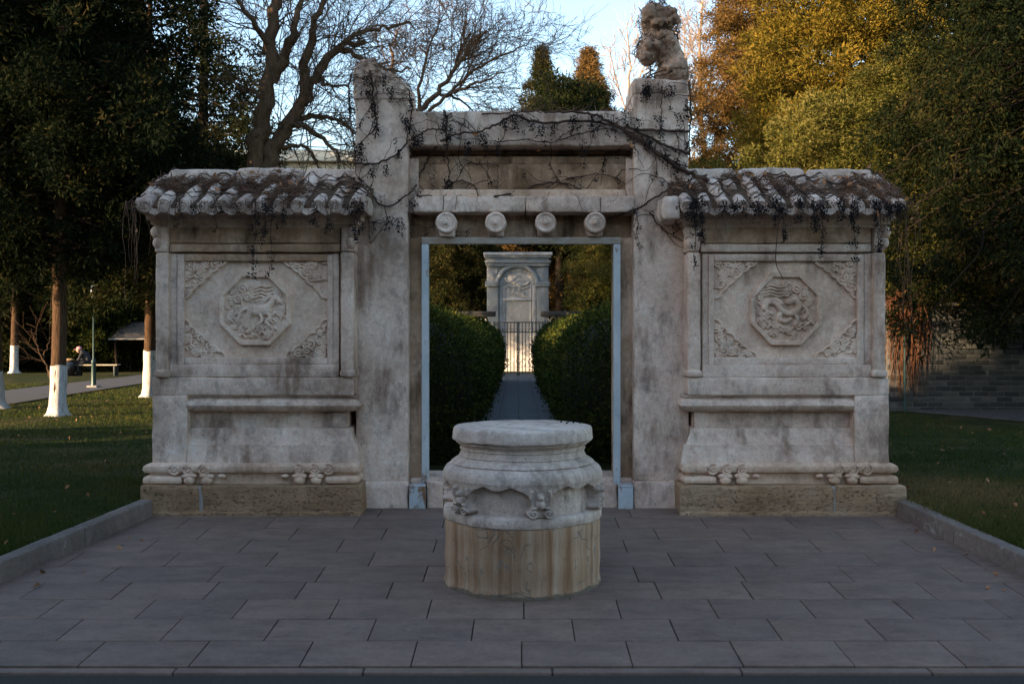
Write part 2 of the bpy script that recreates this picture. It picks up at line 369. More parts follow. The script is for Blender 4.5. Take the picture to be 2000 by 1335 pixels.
M['cream'] = plain('cream_render', (0.55, 0.48, 0.38), (0.66, 0.59, 0.48), 2, 0.9, 0.1)
M['brick_red'] = plain('red_brickwork', (0.25, 0.11, 0.075), (0.36, 0.18, 0.13), 3, 0.9, 0.2)
M['glass'] = plain('window_glass', (0.05, 0.06, 0.075), (0.09, 0.1, 0.12), 3, 0.1, 0.0, 0.6)
M['mortar'] = plain('lime_mortar', (0.06, 0.058, 0.054), (0.12, 0.115, 0.108), 30)
M['roof_debris'] = plain('dirt_and_litter', (0.045, 0.03, 0.02), (0.16, 0.11, 0.075), 22, 0.95, 1.0, 0.05)
M['dark_roof'] = plain('grey_roof_tile', (0.03, 0.03, 0.03), (0.07, 0.065, 0.06), 8)

def m_brick():
    m = Mt('grey_brick', 0.9, 0.2); r = m.rnd()
    c = m.ramp(r, [(0.0, (0.022, 0.026, 0.027)), (0.5, (0.042, 0.046, 0.046)), (1.0, (0.07, 0.07, 0.066))])
    c = m.mix(0.5, c, m.ramp(m.noise(25, 5, 0.7), [(0.3, 0.35), (0.7, 0.65)]), 'OVERLAY')
    return m.color(c).bump(m.noise(60, 4, 0.7), 0.4, 0.006).m
M['brick'] = m_brick()
def m_blue_steel():
    m = Mt('rusty_blue_paint', 0.5, 0.4)
    c = m.ramp(m.noise(5, 5, 0.6), [(0.3, (0.36, 0.41, 0.43)), (0.7, (0.5, 0.535, 0.545))])
    ru = m.ramp(m.noise(7.0, 8, 0.75, m.vec(1, 1, 0.5)), [(0.57, 0.0), (0.63, 1.0)])
    lowz = m.math('MULTIPLY', m.ramp(m.sep(2), [(0.25, 1.0), (0.6, 0.0)]), 0.09)
    ru2 = m.ramp(m.math('ADD', m.noise(9.0, 8, 0.75, m.vec(1, 1, 0.4)), lowz), [(0.6, 0.0), (0.68, 1.0)])
    c = m.mix(m.math('MAXIMUM', m.math('MULTIPLY', ru, 0.7), ru2), c, m.ramp(m.noise(40, 4, 0.7), [(0.3, (0.11, 0.045, 0.018)), (0.7, (0.28, 0.13, 0.05))]))
    return m.color(c).bump(m.noise(60, 4, 0.7), 0.3, 0.003).m
M['blue_steel'] = m_blue_steel()
M['head_steel'] = plain('rusty_grey_paint', (0.24, 0.17, 0.11), (0.4, 0.38, 0.34), 11, 0.6, 0.3, 0.3, vec=(0.6, 1, 1))

def m_foliage(name, cols, trans=0.25):
    m = Mt(name, 0.75, 0.04); a = m.attr('tint')
    n = len(cols)
    c = m.ramp(a, [(i / (n - 1), cc) for i, cc in enumerate(cols)])
    m.color(c)
    out = m.nt.nodes['Material Output']
    tr = m.n('ShaderNodeBsdfTranslucent', {'Color': c}); mx = m.n('ShaderNodeMixShader', {0: trans, 1: m.b.outputs[0], 2: tr.outputs[0]})
    m.nt.links.new(mx.outputs[0], out.inputs['Surface'])
    return m.m
M['fol_dark'] = m_foliage('dark_cypress_foliage', [(0.005, 0.009, 0.004), (0.013, 0.02, 0.007), (0.03, 0.034, 0.01), (0.065, 0.052, 0.018)])
M['fol_shaded'] = m_foliage('shade_darkened_foliage', [(0.0025, 0.005, 0.0025), (0.006, 0.011, 0.0045), (0.014, 0.019, 0.006), (0.045, 0.036, 0.012)])  # crown shade painted in as a darker green; warmest stop paints sun glints
M['fol_gold'] = m_foliage('golden_juniper_foliage', [(0.026, 0.027, 0.006), (0.08, 0.068, 0.011), (0.155, 0.112, 0.016), (0.23, 0.15, 0.024)])
M['fol_green'] = m_foliage('yellow_green_foliage', [(0.01, 0.017, 0.005), (0.042, 0.05, 0.011), (0.1, 0.095, 0.018), (0.17, 0.145, 0.045)])
M['fol_brown'] = m_foliage('brown_cypress_foliage', [(0.04, 0.027, 0.01), (0.1, 0.06, 0.018), (0.16, 0.094, 0.03), (0.22, 0.13, 0.045)])
M['fol_pine'] = m_foliage('pine_needles', [(0.015, 0.025, 0.008), (0.05, 0.06, 0.014), (0.12, 0.11, 0.03), (0.2, 0.16, 0.05)])
M['fol_hedge'] = m_foliage('hedge_leaves', [(0.008, 0.016, 0.005), (0.025, 0.04, 0.009), (0.07, 0.08, 0.015), (0.18, 0.13, 0.022)], 0.15)
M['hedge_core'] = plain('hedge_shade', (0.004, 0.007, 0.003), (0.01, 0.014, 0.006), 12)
M['grass'] = m_foliage('grass_blades', [(0.012, 0.026, 0.006), (0.03, 0.05, 0.01), (0.075, 0.075, 0.018), (0.19, 0.13, 0.06)], 0.2)
def m_lawn():
    m = Mt('lawn_ground', 0.95, 0.1)
    n1 = m.noise(0.7, 6, 0.65); n2 = m.noise(14, 6, 0.75); n3 = m.noise(90, 3, 0.7, m.vec(1, 0.5, 1))
    c = m.ramp(n2, [(0.3, (0.01, 0.018, 0.005)), (0.5, (0.024, 0.034, 0.009)), (0.72, (0.055, 0.055, 0.018))])
    c = m.mix(m.ramp(n1, [(0.5, 0.0), (0.66, 0.75)]), c, (0.12, 0.085, 0.042))
    c = m.mix(0.6, c, m.ramp(n3, [(0.3, 0.28), (0.7, 0.72)]), 'OVERLAY')
    return m.color(c).bump(m.math('ADD', n2, n3), 0.9, 0.04).m
M['lawn'] = m_lawn()

# ================================================================== GROUND
KL = [(-2.60, 7.10), (-2.86, 5.49), (-3.10, 4.27)]          # inner foot line of left kerb
KR = [(2.68, 7.08), (2.85, 5.62), (3.02, 4.27)]
def lin(pts, Y):
    ys = [p[1] for p in pts][::-1]; xs = [p[0] for p in pts][::-1]; return np.interp(Y, ys, xs)
def lawn_z(X, Y):
    X = np.asarray(X, float); Y = np.asarray(Y, float)
    near = np.clip((np.minimum(Y, 7.4) - 7.12) * TILT + 0.105, -0.06, 0.12)
    far_l = -0.0152 * (np.minimum(Y, 70) - 12.9); far_r = 0.0 * Y + 0.02
    far = far_r + (far_l - far_r) * sstep(3.0, 7.0, -X)
    return near + (far - near) * sstep(8.0, 13.5, Y)
def lawn_sheet(side):
    ys = np.concatenate([np.linspace(4.27, 7.3, 13), [7.4], np.linspace(7.9, 16, 18), np.linspace(17, 48, 32), [55, 65, 80, 110, 160, 260, 500]])
    ss = np.concatenate([np.linspace(0, 0.25, 12), np.linspace(0.3, 1, 12)]) 
    V = []
    for Y in ys:
        if Y < 7.35: x0 = (lin(KL, Y) - 0.095) if side < 0 else (lin(KR, Y) + 0.095)
        elif Y < 7.6: x0 = -2.5 if side < 0 else 2.5
        else: x0 = 0.0
        ext = side * (14 * ss / 0.25 * (ss <= 0.25) + (14 + 500 * ((ss - 0.25) / 0.75) ** 2) * (ss > 0.25))
        X = x0 + ext
        V.append(np.stack([X, np.full_like(X, Y), lawn_z(X, np.full_like(X, Y))], -1))
    V = np.array(V); a, b = V.shape[:2]; V = V.reshape(-1, 3)
    nearf = (np.abs(V[:, 0]) < 40) & (V[:, 1] < 60)
    V[:, 2] += nearf * 0.018 * fbm(V * 0.9, 5) * sstep(0, 1.0, np.minimum(np.abs(V[:, 0]) - 2.7, V[:, 1] - 4.0))
    idx = np.arange(a * b).reshape(a, b)
    q = np.stack([idx[:-1, :-1], idx[:-1, 1:], idx[1:, 1:], idx[1:, :-1]], -1).reshape(-1, 4)
    if side < 0: q = q[:, ::-1]
    return raw_mesh('lawn', V, None, q, 180)
for sd, nm in ((-1, 'left'), (1, 'right')):
    tag(obj('lawn_' + nm, lawn_sheet(sd), M['lawn']), 'short winter grass lawn on the %s side of the paved court' % ('lamp post' if sd < 0 else 'brick wall'), None, kind='structure')
g = MB().box(-900, 900, -900, 900, -0.75, -0.7)
tag(obj('ground', g, M['soil']), 'bare earth under the park', kind='structure')
rd = MB().box(-90, 90, -5.5, 4.245, -0.5, plaza_z(4.25) - 0.012)
tag(obj('road', rd, M['asphalt']), 'dark asphalt road in front of the paved court', kind='structure')

# --- plaza and slabs
pb = MB(); xs0, xs1 = -3.2, 3.2
V = [(x, y, plaza_z(y) - 0.012 - dz) for x in (xs0, xs1) for y in (4.27, 8.1) for dz in (0.3, 0)]
pb.add(V, q=[(0, 1, 3, 2), (4, 6, 7, 5), (0, 4, 5, 1), (2, 3, 7, 6), (0, 2, 6, 4), (1, 5, 7, 3)])
plaza = tag(obj('plaza', pb, M['joint']), 'court of grey granite slabs in front of the stone gateway', kind='structure')
def slab_mesh(L, D, seed):
    return MB().rbox(-L / 2, L / 2, -D / 2, D / 2, -0.02, 0.0, 0.004, 0.3, 0.0008, 0.5, seed).mesh('paving_slab', 50)
rows = [(1030, 344.75, .6), (1052, 382.5, .6), (1077, 275.8, .6), (1104, 119, .6), (1134.5, 194, .6),
        (1169.5, 216, .483), (1208, 261.5, .483), (1248, 311.5, .483), (1299, 150.5, .483)]
rs = random.Random(4)
sm = {L: [slab_mesh(L - 0.005, 0.297, int(L * 100) + k) for k in range(3)] for L in (.6, .483)}
tl = math.atan(TILT)
rowY = [4.325 + 0.3027 * k for k in range(10)]
for k, (yb, xj, L) in enumerate(rows):
    y0 = rowY[8 - k]; Yc = y0 + 0.151
    Xj = PX(xj, y0); n0 = math.floor((Xj + 3.2) / L)
    X = Xj - n0 * L
    while X < 3.75:
        xc = X - L / 2
        if -3.5 < xc < 3.5:
            obj('paving_slab', rs.choice(sm[L]), M['slab'], plaza, loc=(xc, Yc, plaza_z(Yc) + rs.uniform(-0.0012, 0.0012)), rot=(tl + rs.uniform(-.003, .003), rs.uniform(-.002, .002), 0))
        X += L
for k in range(12):      # row running under the walls
    Yc = rowY[9] + 0.151
    obj('paving_slab', sm[.6][k % 3], M['slab'], plaza, loc=(-3.2 + k * 0.6 + 0.1, Yc, plaza_z(Yc)), rot=(tl, 0, 0))
# edging stones along the road
em = MB().rbox(-0.403, 0.403, -0.03, 0.03, -0.1, 0.0, 0.006, 0.3, 0.001, 0.5, 3).mesh('edging_stone', 50)
for k in range(-5, 6):
    obj('edging_stone', em, M['slab'], plaza, loc=(PX(341, 4.28) + 0.405 + 0.813 * k + 0.813 * 2, 4.288, plaza_z(4.29) - 0.004), rot=(0, 0, 0))
# --- kerbs
def kerb(nm, pts, side, label):
    root = tag(bpy.data.objects.new('kerb_' + nm, None), label, kind='structure'); COL.objects.link(root); root.location = (pts[0][0], pts[0][1], 0)
    P = [np.array(p) for p in pts]; k = 0
    for a, b in zip(P[:-1], P[1:]):
        d = b - a; L = np.linalg.norm(d); n = max(1, round(L / 0.8)); ang = math.atan2(d[1], d[0])
        for i in range(n):
            l = L / n; c = a + d * (i + 0.5) / n; nrm = np.array([side, 0.0]); c = c + nrm * 0.052
            mb = MB().rbox(-l / 2 + 0.002, l / 2 - 0.002, -0.05, 0.05, -0.25, 0.118, 0.012, 0.1, 0.0015, 0.5, 31 + k)
            obj('kerb_stone', mb, M['kerb'], root, loc=(c[0], c[1], plaza_z(c[1])), rot=(0, -math.atan(TILT) if d[1] > 0 else math.atan(TILT), ang)); k += 1
kerb('left', KL, -1, 'grey granite kerb between the court and the lawn with the lamp post')
kerb('right', KR, 1, 'grey granite kerb between the court and the lawn by the brick wall')

# --- far path across left lawn
pc = [(-9.9, 12.0), (-10.6, 17), (-11.6, 23), (-12.6, 30), (-13.6, 37), (-15.5, 48), (-18, 60)]
ys = np.linspace(10, 60, 50); xc = np.interp(ys, [p[1] for p in pc], [p[0] for p in pc]); V = []
for X, Y in zip(xc, ys):
    for s in (-1.15, -0.4, 0.4, 1.15): V.append((X + s, Y, float(lawn_z(X + s, Y)) + 0.03))
idx = np.arange(200).reshape(50, 4)
pm = raw_mesh('path', V, None, np.stack([idx[:-1, :-1], idx[:-1, 1:], idx[1:, 1:], idx[1:, :-1]], -1).reshape(-1, 4), 180)
tag(obj('path', pm, M['path']), 'narrow grey paved path curving past the lamp post across the lawn', kind='structure')

# --- path through the gate (z = 0.05), brick pavers beyond the doorway
gp = MB().box(-0.66, 0.66, 7.5, 31, -0.3, 0.04)
gpath = tag(obj('garden_path', gp, M['joint']), 'paved path between the clipped hedges behind the doorway', kind='structure')
pmesh = [MB().rbox(-0.1475, 0.1475, -0.2975, 0.2975, -0.02, 0.0, 0.005, 0.3, 0.001, 0.5, s).mesh('path_paver', 50) for s in (1, 2)]
rs = random.Random(8)
for r_ in range(38):
    for c_ in range(4):
        obj('path_paver', pmesh[(r_ + c_) % 2], M['path_paver'], gpath, loc=(-0.45 + c_ * 0.3, 7.9 + r_ * 0.6, 0.05 + rs.uniform(-.0015, .0015)))

# ================================================================== RELIEF CARVING HELPERS
def seg_dist(GX, GY, pts):
    d = np.full(GX.shape, 9.0)
    for (ax, ay), (bx, by) in zip(pts[:-1], pts[1:]):
        vx, vy = bx - ax, by - ay; L2 = vx * vx + vy * vy + 1e-12
        t = np.clip(((GX - ax) * vx + (GY - ay) * vy) / L2, 0, 1)
        d = np.minimum(d, np.hypot(GX - ax - t * vx, GY - ay - t * vy))
    return d
def spiral(cx, cy, r, turns=1.6, a0=0.0, s=1):
    t = np.linspace(0, 1, 22); rr = r * (1 - 0.86 * t); a = a0 + s * t * turns * 2 * math.pi
    return list(zip(cx + rr * np.cos(a), cy + rr * np.sin(a)))
def curve(pts, n=6):
    P = np.array(pts, float); P = np.concatenate([[2 * P[0] - P[1]], P, [2 * P[-1] - P[-2]]]); out = []
    for i in range(1, len(P) - 2):
        for t in np.linspace(0, 1, n, endpoint=False):
            a, b, c, d = P[i - 1], P[i], P[i + 1], P[i + 2]
            out.append(tuple(0.5 * (2 * b + (c - a) * t + (2 * a - 5 * b + 4 * c - d) * t * t + (3 * b - a - 3 * c + d) * t ** 3)))
    out.append(tuple(P[-2])); return out
def stamp(H, GX, GY, strokes):
    for pts, r, h in strokes:
        d = seg_dist(GX, GY, pts); H[:] = np.maximum(H, h * np.sqrt(np.clip(1 - (d / r) ** 2, 0, 1)))
    return H
def relief_mesh(name, GX, GZ, H, mask, Y):
    n, m = GX.shape; idx = np.arange(n * m).reshape(n, m)
    ok = mask[:-1, :-1] & mask[1:, :-1] & mask[1:, 1:] & mask[:-1, 1:]
    q = np.stack([idx[:-1, :-1], idx[:-1, 1:], idx[1:, 1:], idx[1:, :-1]], -1)[ok]
    V = np.stack([GX, Y - H, GZ], -1).reshape(-1, 3)
    used = np.unique(q); rm = np.zeros(len(V), int); rm[used] = np.arange(len(used))
    return raw_mesh(name, V[used], None, rm[q], 180)

def beast_strokes(kind):
    S = []; rr = random.Random(kind + 3)
    if kind == 0:      # rearing horned beast facing right
        S += [(curve([(-.22, -.5), (-.2, -.25), (-.08, -.02), (.12, .02), (.3, .0), (.42, .14), (.55, .3), (.66, .22)]), .1, 1.0),
              (curve([(-.1, -.05), (.1, -.02), (.28, -.02)]), .17, 1.0), (curve([(.55, .3), (.62, .26), (.72, .18)]), .08, 1.1),
              (curve([(-.2, -.3), (-.08, -.5), (-.22, -.62)]), .075, .95), (curve([(.28, -.05), (.4, -.22), (.3, -.36), (.42, -.46)]), .055, .9),
              (curve([(.12, -.08), (.18, -.3), (.08, -.42)]), .055, .85), (curve([(-.1, .0), (-.34, -.02), (-.46, -.2), (-.5, -.34)]), .06, .8)]
        for k in range(4): S.append((curve([(-.05 + .02 * k, .3 + .09 * k), (.14, .36 + .09 * k), (.3, .3 + .1 * k), (.52 - .03 * k, .36 + .09 * k)]), .035, .6))
        for k in range(3): S.append((curve([(.02, .08 + .06 * k), (.2, .16 + .05 * k), (.42, .34 + .03 * k)]), .03, .7))
        S += [(spiral(-.36, .55, .13), .035, .7), (spiral(-.22, .34, .12, s=-1), .035, .7), (spiral(-.5, .25, .12), .035, .65), (spiral(-.48, -.02, .1), .032, .6),
              (curve([(-.36, .45), (-.38, .2), (-.34, .0)]), .04, .6)]
    else:              # coiling beast facing left with curled clouds
        S += [(curve([(-.62, .02), (-.5, .2), (-.28, .16), (-.12, -.02), (.05, -.12), (.26, -.08), (.36, .1), (.26, .24), (.08, .2)]), .1, 1.0),
              (curve([(-.5, .18), (-.3, .24), (-.15, .14)]), .09, 1.05), (curve([(-.62, .02), (-.52, -.08), (-.4, -.12)]), .06, .8),
              (curve([(-.1, -.05), (-.2, -.25), (-.05, -.34), (.12, -.28)]), .07, .9), (curve([(.2, -.1), (.32, -.28), (.24, -.42)]), .06, .85),
              (curve([(.36, .1), (.52, .04), (.6, -.14), (.5, -.26)]), .06, .8)]
        for k in range(4): S.append((curve([(-.6 + .02 * k, .36 + .085 * k), (-.42, .4 + .085 * k), (-.2, .34 + .085 * k), (.02, .4 + .08 * k)]), .032, .6))
        S += [(spiral(.02, .42, .12), .035, .75), (spiral(.3, .56, .13, s=-1), .035, .7), (spiral(.48, .34, .13), .035, .7), (spiral(-.02, .68, .1), .032, .6), (spiral(.62, .12, .1), .03, .6), (spiral(.2, .24, .1), .03, .8)]
    for k in range(46):   # rocks and waves in the lower rim, small scrolls along the rim
        a = rr.uniform(math.pi * 1.08, math.pi * 1.95); r = rr.uniform(.5, .84); c = (r * math.cos(a), r * math.sin(a))
        if k % 3 == 0: S.append((spiral(c[0], c[1], .07, 1.3, rr.uniform(0, 6), rr.choice([-1, 1])), .026, .6))
        else: S.append((curve([(c[0] - .09, c[1] - .03), (c[0], c[1] + .05), (c[0] + .09, c[1] - .03)]), .03, rr.uniform(.4, .8)))
    for k in range(20):
        a = rr.uniform(-.5, .8) + (0 if kind == 0 else 0) if k < 9 else rr.uniform(math.pi * .78, math.pi * 1.25); r = rr.uniform(.66, .82)
        S.append((spiral(r * math.cos(a), r * math.sin(a), .07, 1.3, rr.uniform(0, 6)), .026, .55))
    return S
def octa(GX, GY): return np.maximum(np.maximum(np.abs(GX), np.abs(GY)), (np.abs(GX) + np.abs(GY)) / 1.4142)
def medallion(cx, cz, rx, rz, Y, kind, root):
    n = 170; a = np.linspace(-1.03, 1.03, n); GX, GY = np.meshgrid(a, a, indexing='xy')
    o = octa(GX, GY); H = np.zeros_like(GX)
    H = stamp(H, GX, GY, beast_strokes(kind)) * 0.031 * (o < .86)
    P = np.stack([GX.ravel() * 9, GY.ravel() * 9, 0 * GX.ravel()], -1); H += (0.0018 * fbm(P, 3)).reshape(H.shape)
    rim = sstep(.855, .875, o) * (1 - sstep(.985, 1.0, o))
    H = H * (1 - sstep(.85, .86, o)) + 0.01 + rim * 0.028 * (1 + .12 * fbm(P * .7, 9).reshape(H.shape)) - 0.04 * sstep(.995, 1.02, o)
    return obj('medallion', relief_mesh('medallion', cx + GX * rx, cz + GY * rz, H, o < 1.028, Y), M['stone_carved'], root)
def corner(cx, cz, wx, wz, sx, sz, Y, root, seed):
    n = 90; a = np.linspace(-0.02, 1.02, n); U, W = np.meshgrid(a, a, indexing='xy')
    rr = random.Random(seed); H = np.zeros_like(U)
    # scalloped hypotenuse: union of lobes
    lobes = [(.0, .8, .2), (.14, .62, .2), (.3, .44, .22), (.46, .28, .21), (.64, .13, .2), (.82, .0, .19)]
    dl = np.minimum.reduce([np.hypot(U - x, W - y) - r for x, y, r in lobes] + [(U + W - .82)])
    S = []
    for k in range(15):
        while True:
            u, v = rr.uniform(.04, .85), rr.uniform(.04, .85)
            if u + v < .92: break
        S.append((spiral(u, v, rr.uniform(.07, .12), 1.4, rr.uniform(0, 6), rr.choice([-1, 1])), .03, rr.uniform(.6, 1)))
    for k in range(12):
        while True:
            u, v = rr.uniform(.05, .8), rr.uniform(.05, .8)
            if u + v < .85: break
        b = rr.uniform(0, 6); S.append((curve([(u, v), (u + .08 * math.cos(b), v + .08 * math.sin(b)), (u + .15 * math.cos(b + .6), v + .15 * math.sin(b + .6))]), .035, rr.uniform(.5, .9)))
    H = stamp(H, U, W, S) * .026
    rim = sstep(-.075, -.05, dl) * (1 - sstep(-.012, .01, dl))
    H = H * (1 - sstep(-.08, -.05, dl)) + .003 + rim * .02 - .03 * sstep(0.0, .03, dl)
    GX = cx + sx * U * wx; GZ = cz + sz * W * wz
    return obj('corner_ornament', relief_mesh('corner_ornament', GX, GZ, H, dl < .035, Y), M['stone_carved'], root)

# ================================================================== SCREEN WALLS
XC = PX(1016.8, 7.3)
YB = 8.0           # back face of walls
def roof_pt(Y):    # height of the roof surface at depth Y
    return 2.185 + (Y - 6.98) * (2.475 - 2.185) / (7.6 - 6.98)
def screen_wall(side):
    mir = side > 0
    X = lambda x: (2 * XC - x) if mir else x
    label = 'tiled carved stone wall with octagon relief beside the %s' % ('pillar topped by a stone beast' if mir else 'broken-topped pillar')
    root = thing('screen_wall', label, 'stone wall', (X(-1.92), 7.5, 0))
    sd = 40 if mir else 0
    def put(name, mb, mat, parent=None, smooth=40):
        if mir: mb.mirror(XC)
        return obj(name, mb, M[mat], parent or root, smooth)
    xo, xi = -2.652, -1.196
    # plinth blocks of layered sandstone
    cuts = [-2.70, -2.275, -1.118] if not mir else [-2.745, -2.23, -1.12]
    for k in range(2):
        mb = MB().rbox(cuts[k] + .004, cuts[k + 1] - .004, 7.10 + .004 * k, 8.1, -0.1, .212, .02, .05, .008, 1.0, 11 + k + sd)
        put('plinth_block', mb, 'sandstone')
    mb = MB().rbox(cuts[1] - .02, cuts[1] + .02, 7.112, 8.08, 0.02, .205, .006, .03, .006, 1, 19 + sd); put('mortar_joint', mb, 'concrete')
    # crumbly foot
    mb = MB().rbox(-2.69, -1.13, 7.085, 7.3, -0.05, .028, .012, .03, .012, 1.2, 23 + sd); put('plinth_foot', mb, 'sandstone')
    # base moulding: torus all round
    path = [(xo, YB), (xo, 7.2), (xi, 7.2), (xi, YB)]
    pr = [(-.02, .365), (.022, .358), (.045, .342), (.05, .318), (.04, .298), (.012, .288), (.004, .27), (.004, .205)]
    put('base_moulding', MB().sweep(path, pr, .05).rough(.004, 9, 2 + sd), 'stone_tan')
    # lower rolls and scroll feet
    for (a, b) in ((xo - .05, PX(356, 7.15)), (PX(633, 7.15), xi + .045)):
        mb = MB().rbox(a, b, 7.145, 7.4, .212, .272, .028, .03, .004, .5, 5 + sd); put('base_roll', mb, 'stone_tan')
    for px in (369, 403, 432, 556, 585, 617):
        big = px not in (432, 556); xx = PX(px, 7.15); mb = MB()
        mb.sphere((xx, 7.165, .243 if big else .272), (.043, .042, .036) if big else (.03, .03, .016), 16, 10)
        if big: mb.sphere((xx - .022, 7.16, .272), (.034, .03, .02), 12, 8); mb.sphere((xx + .022, 7.16, .272), (.034, .03, .02), 12, 8)
        mb.rough(.005, 20, px); put('scroll_foot', mb, 'stone_tan', smooth=180)
    for px in (341, 368, 398, 584, 614, 641):
        xx = PX(px, 7.15); mb = MB(); sp = spiral(xx, .318, .043, 1.8, 2.0, 1 if px < 500 else -1)
        mb.tube([(x_, 7.15, z_) for x_, z_ in sp], .0075, 6); mb.sphere((xx, 7.158, .318), (.042, .011, .04), 16, 8)
        put('scroll', mb.rough(.002, 20, px), 'stone_tan', smooth=180)
    # pedestal: outer block, top slab, recessed mouldings
    put('pedestal_core', MB().box(-2.42, xi - .09, 7.34, YB, .3, .98), 'stone')
    put('pedestal_block', MB().rbox(xo, -2.40, 7.2, YB, .34, .851, .012, .05, .004, .8, 51 + sd), 'stone')
    put('pedestal_slab', MB().rbox(xo, xi, 7.2, YB, .847, .978, .012, .05, .004, .8, 52 + sd), 'stone')
    pr = [(.1, .85), (.1, .836), (.078, .834), (.09, .822), (.122, .80), (.128, .775), (.112, .748), (.07, .73), (.03, .724), (.008, .722), (.006, .61),
          (.04, .604), (.046, .594), (.05, .56), (.068, .52), (.08, .49), (.1, .486), (.1, .47), (.112, .42), (.125, .35)]
    put('pedestal_moulding', MB().sweep([(-2.40, 7.325), (xi - .075, 7.325), (xi - .075, YB)], pr, .05).rough(.004, 8, 7 + sd), 'stone')
    if True:  # worn block at inner end of the recess
        put('moulding_stop', MB().rbox(xi - .17, xi - .06, 7.29, YB, .607, .723, .008, .04, .004, 1, 61 + sd), 'stone')
    # upper wall
    put('wall_core', MB().box(-2.62, -1.22, 7.285, YB, .97, 2.2), 'stone')
    for (a, b, nm) in ((303, 328, 0), (665, 690, 1)):
        mb = MB().rbox(PX(a, 7.19), PX(b, 7.19), 7.19, YB if nm == 0 else YB, 1.01, 1.885, .02, .06, .004, .6, 71 + nm + sd); put('pilaster', mb, 'stone')
        mb = MB().rbox(PX(a, 7.19) - .01, PX(b, 7.19) + .012, 7.175, YB, .979, 1.035, .02, .04, .005, .6, 75 + nm + sd); put('pilaster_foot', mb, 'stone')
        # bracket capital
        c = PX((a + b) / 2, 7.19); mb = MB()
        mb.rbox(c - .045, c + .045, 7.185, YB, 1.885, 2.07, .02, .03, .005, 1, 77 + nm + sd)
        s_ = -1 if nm == 0 else 1
        mb.tube([(c + s_ * .035, 7.19 + .02 * k, 1.985 + .045 * math.sin(k)) for k in range(5)], .032, 8)
        mb.sphere((c + s_ * .04, 7.2, 2.03), (.042, .05, .045), 12, 8); mb.sphere((c + s_ * .03, 7.2, 1.95), (.036, .045, .045), 12, 8)
        put('bracket', mb.rough(.006, 16, nm + sd), 'stone', smooth=60)
    yl = 7.19
    put('panel_sill', MB().rbox(PX(331, 7.215), PX(662, 7.215), 7.213, 7.5, .979, PZ(712, yl), .006, .05, .003, .8, 81 + sd), 'stone')
    # outer frame strips (step 1) and inner frame strips (step 2)
    for nm, (x0, x1, z0, z1, yy) in enumerate([(331, 346, PZ(712, yl), PZ(494, yl), 7.235), (650, 662, PZ(712, yl), PZ(494, yl), 7.235),
                                               (346, 359.5, PZ(712, yl), PZ(495, yl), 7.222), (639, 650, PZ(712, yl), PZ(495, yl), 7.222)]):
        put('frame_stile', MB().rbox(PX(x0, yy), PX(x1, yy) - .001, yy, 7.5, z0, z1, .005, .06, .0025, .8, 91 + nm + sd), 'stone')
    put('frame_rail', MB().rbox(PX(359.5, 7.222), PX(639, 7.222), 7.2225, 7.5, PZ(712, yl), PZ(698, yl), .006, .06, .0025, .8, 95 + sd), 'stone')
    put('frame_rail', MB().rbox(PX(359.5, 7.222), PX(639, 7.222), 7.2225, 7.5, PZ(509, yl), PZ(495, yl), .006, .06, .0025, .8, 96 + sd), 'stone_warm' if not mir else 'stone')
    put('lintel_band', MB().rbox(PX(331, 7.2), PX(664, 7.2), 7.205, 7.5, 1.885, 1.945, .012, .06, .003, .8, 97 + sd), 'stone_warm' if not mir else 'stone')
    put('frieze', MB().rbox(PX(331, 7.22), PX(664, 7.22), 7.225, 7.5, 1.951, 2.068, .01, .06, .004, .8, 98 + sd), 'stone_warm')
    # cornice
    pr = [(-.03, 2.06), (.01, 2.062), (.02, 2.08), (.035, 2.085), (.04, 2.11), (.06, 2.115), (.065, 2.15), (.08, 2.155), (.085, 2.19), (-.05, 2.21)]
    put('cornice', MB().sweep([(xo + .03, YB), (xo + .03, 7.23), (xi + .0, 7.23), (xi + .0, 7.37)], pr, .06).rough(.004, 7, 9 + sd), 'stone')
    # carved panel
    yf = 7.262; x0, x1 = PX(359, yf), PX(639.5, yf); z0, z1 = PZ(697.5, yf), PZ(509, yf)
    n, m_ = 60, 40; GX, GZ = np.meshgrid(np.linspace(x0 - .01, x1 + .01, n), np.linspace(z0 - .01, z1 + .01, m_), indexing='xy')
    pv = np.stack([GX.ravel(), 0 * GX.ravel(), GZ.ravel()], -1); H = (.0022 * fbm(pv * 5, 4 + sd)).reshape(GX.shape)
    GXm = X(GX) if mir else GX
    panel = obj('carved_panel', relief_mesh('carved_panel', GXm, GZ, H, np.ones(GX.shape, bool), yf), M['stone_carved'], root)
    medx = X(PX(500.5, yf)); medz = PZ(603.5, yf)
    medallion(medx, medz, 69.5 * yf / F, 71 * yf / F, yf - .002, 1 if mir else 0, panel)
    for k, (sx, sz) in enumerate(((1, -1), (-1, -1), (1, 1), (-1, 1))):
        cx = x0 if sx > 0 else x1; cz = z1 if sz < 0 else z0
        if mir: cx = X(cx)
        corner(cx, cz, 84 * yf / F, 76 * yf / F, sx * (-1 if mir else 1), sz, yf - .001, panel, 5 + k + sd)
    # roof
    ex0, ex1 = -2.70, -1.075; ry = 7.6
    mb = MB(); prof = [(6.985, 2.165), (6.985, 2.19), (7.6, 2.478), (8.215, 2.19), (8.21, 2.165)]
    nx = 28
    V = np.array([[(x_, y_, z_) for y_, z_ in prof] for x_ in np.linspace(ex0, ex1, nx)]).reshape(-1, 3); pn = len(prof)
    i = np.arange(nx - 1)[:, None] * pn; j = np.arange(pn)[None, :]; j2 = (j + 1) % pn
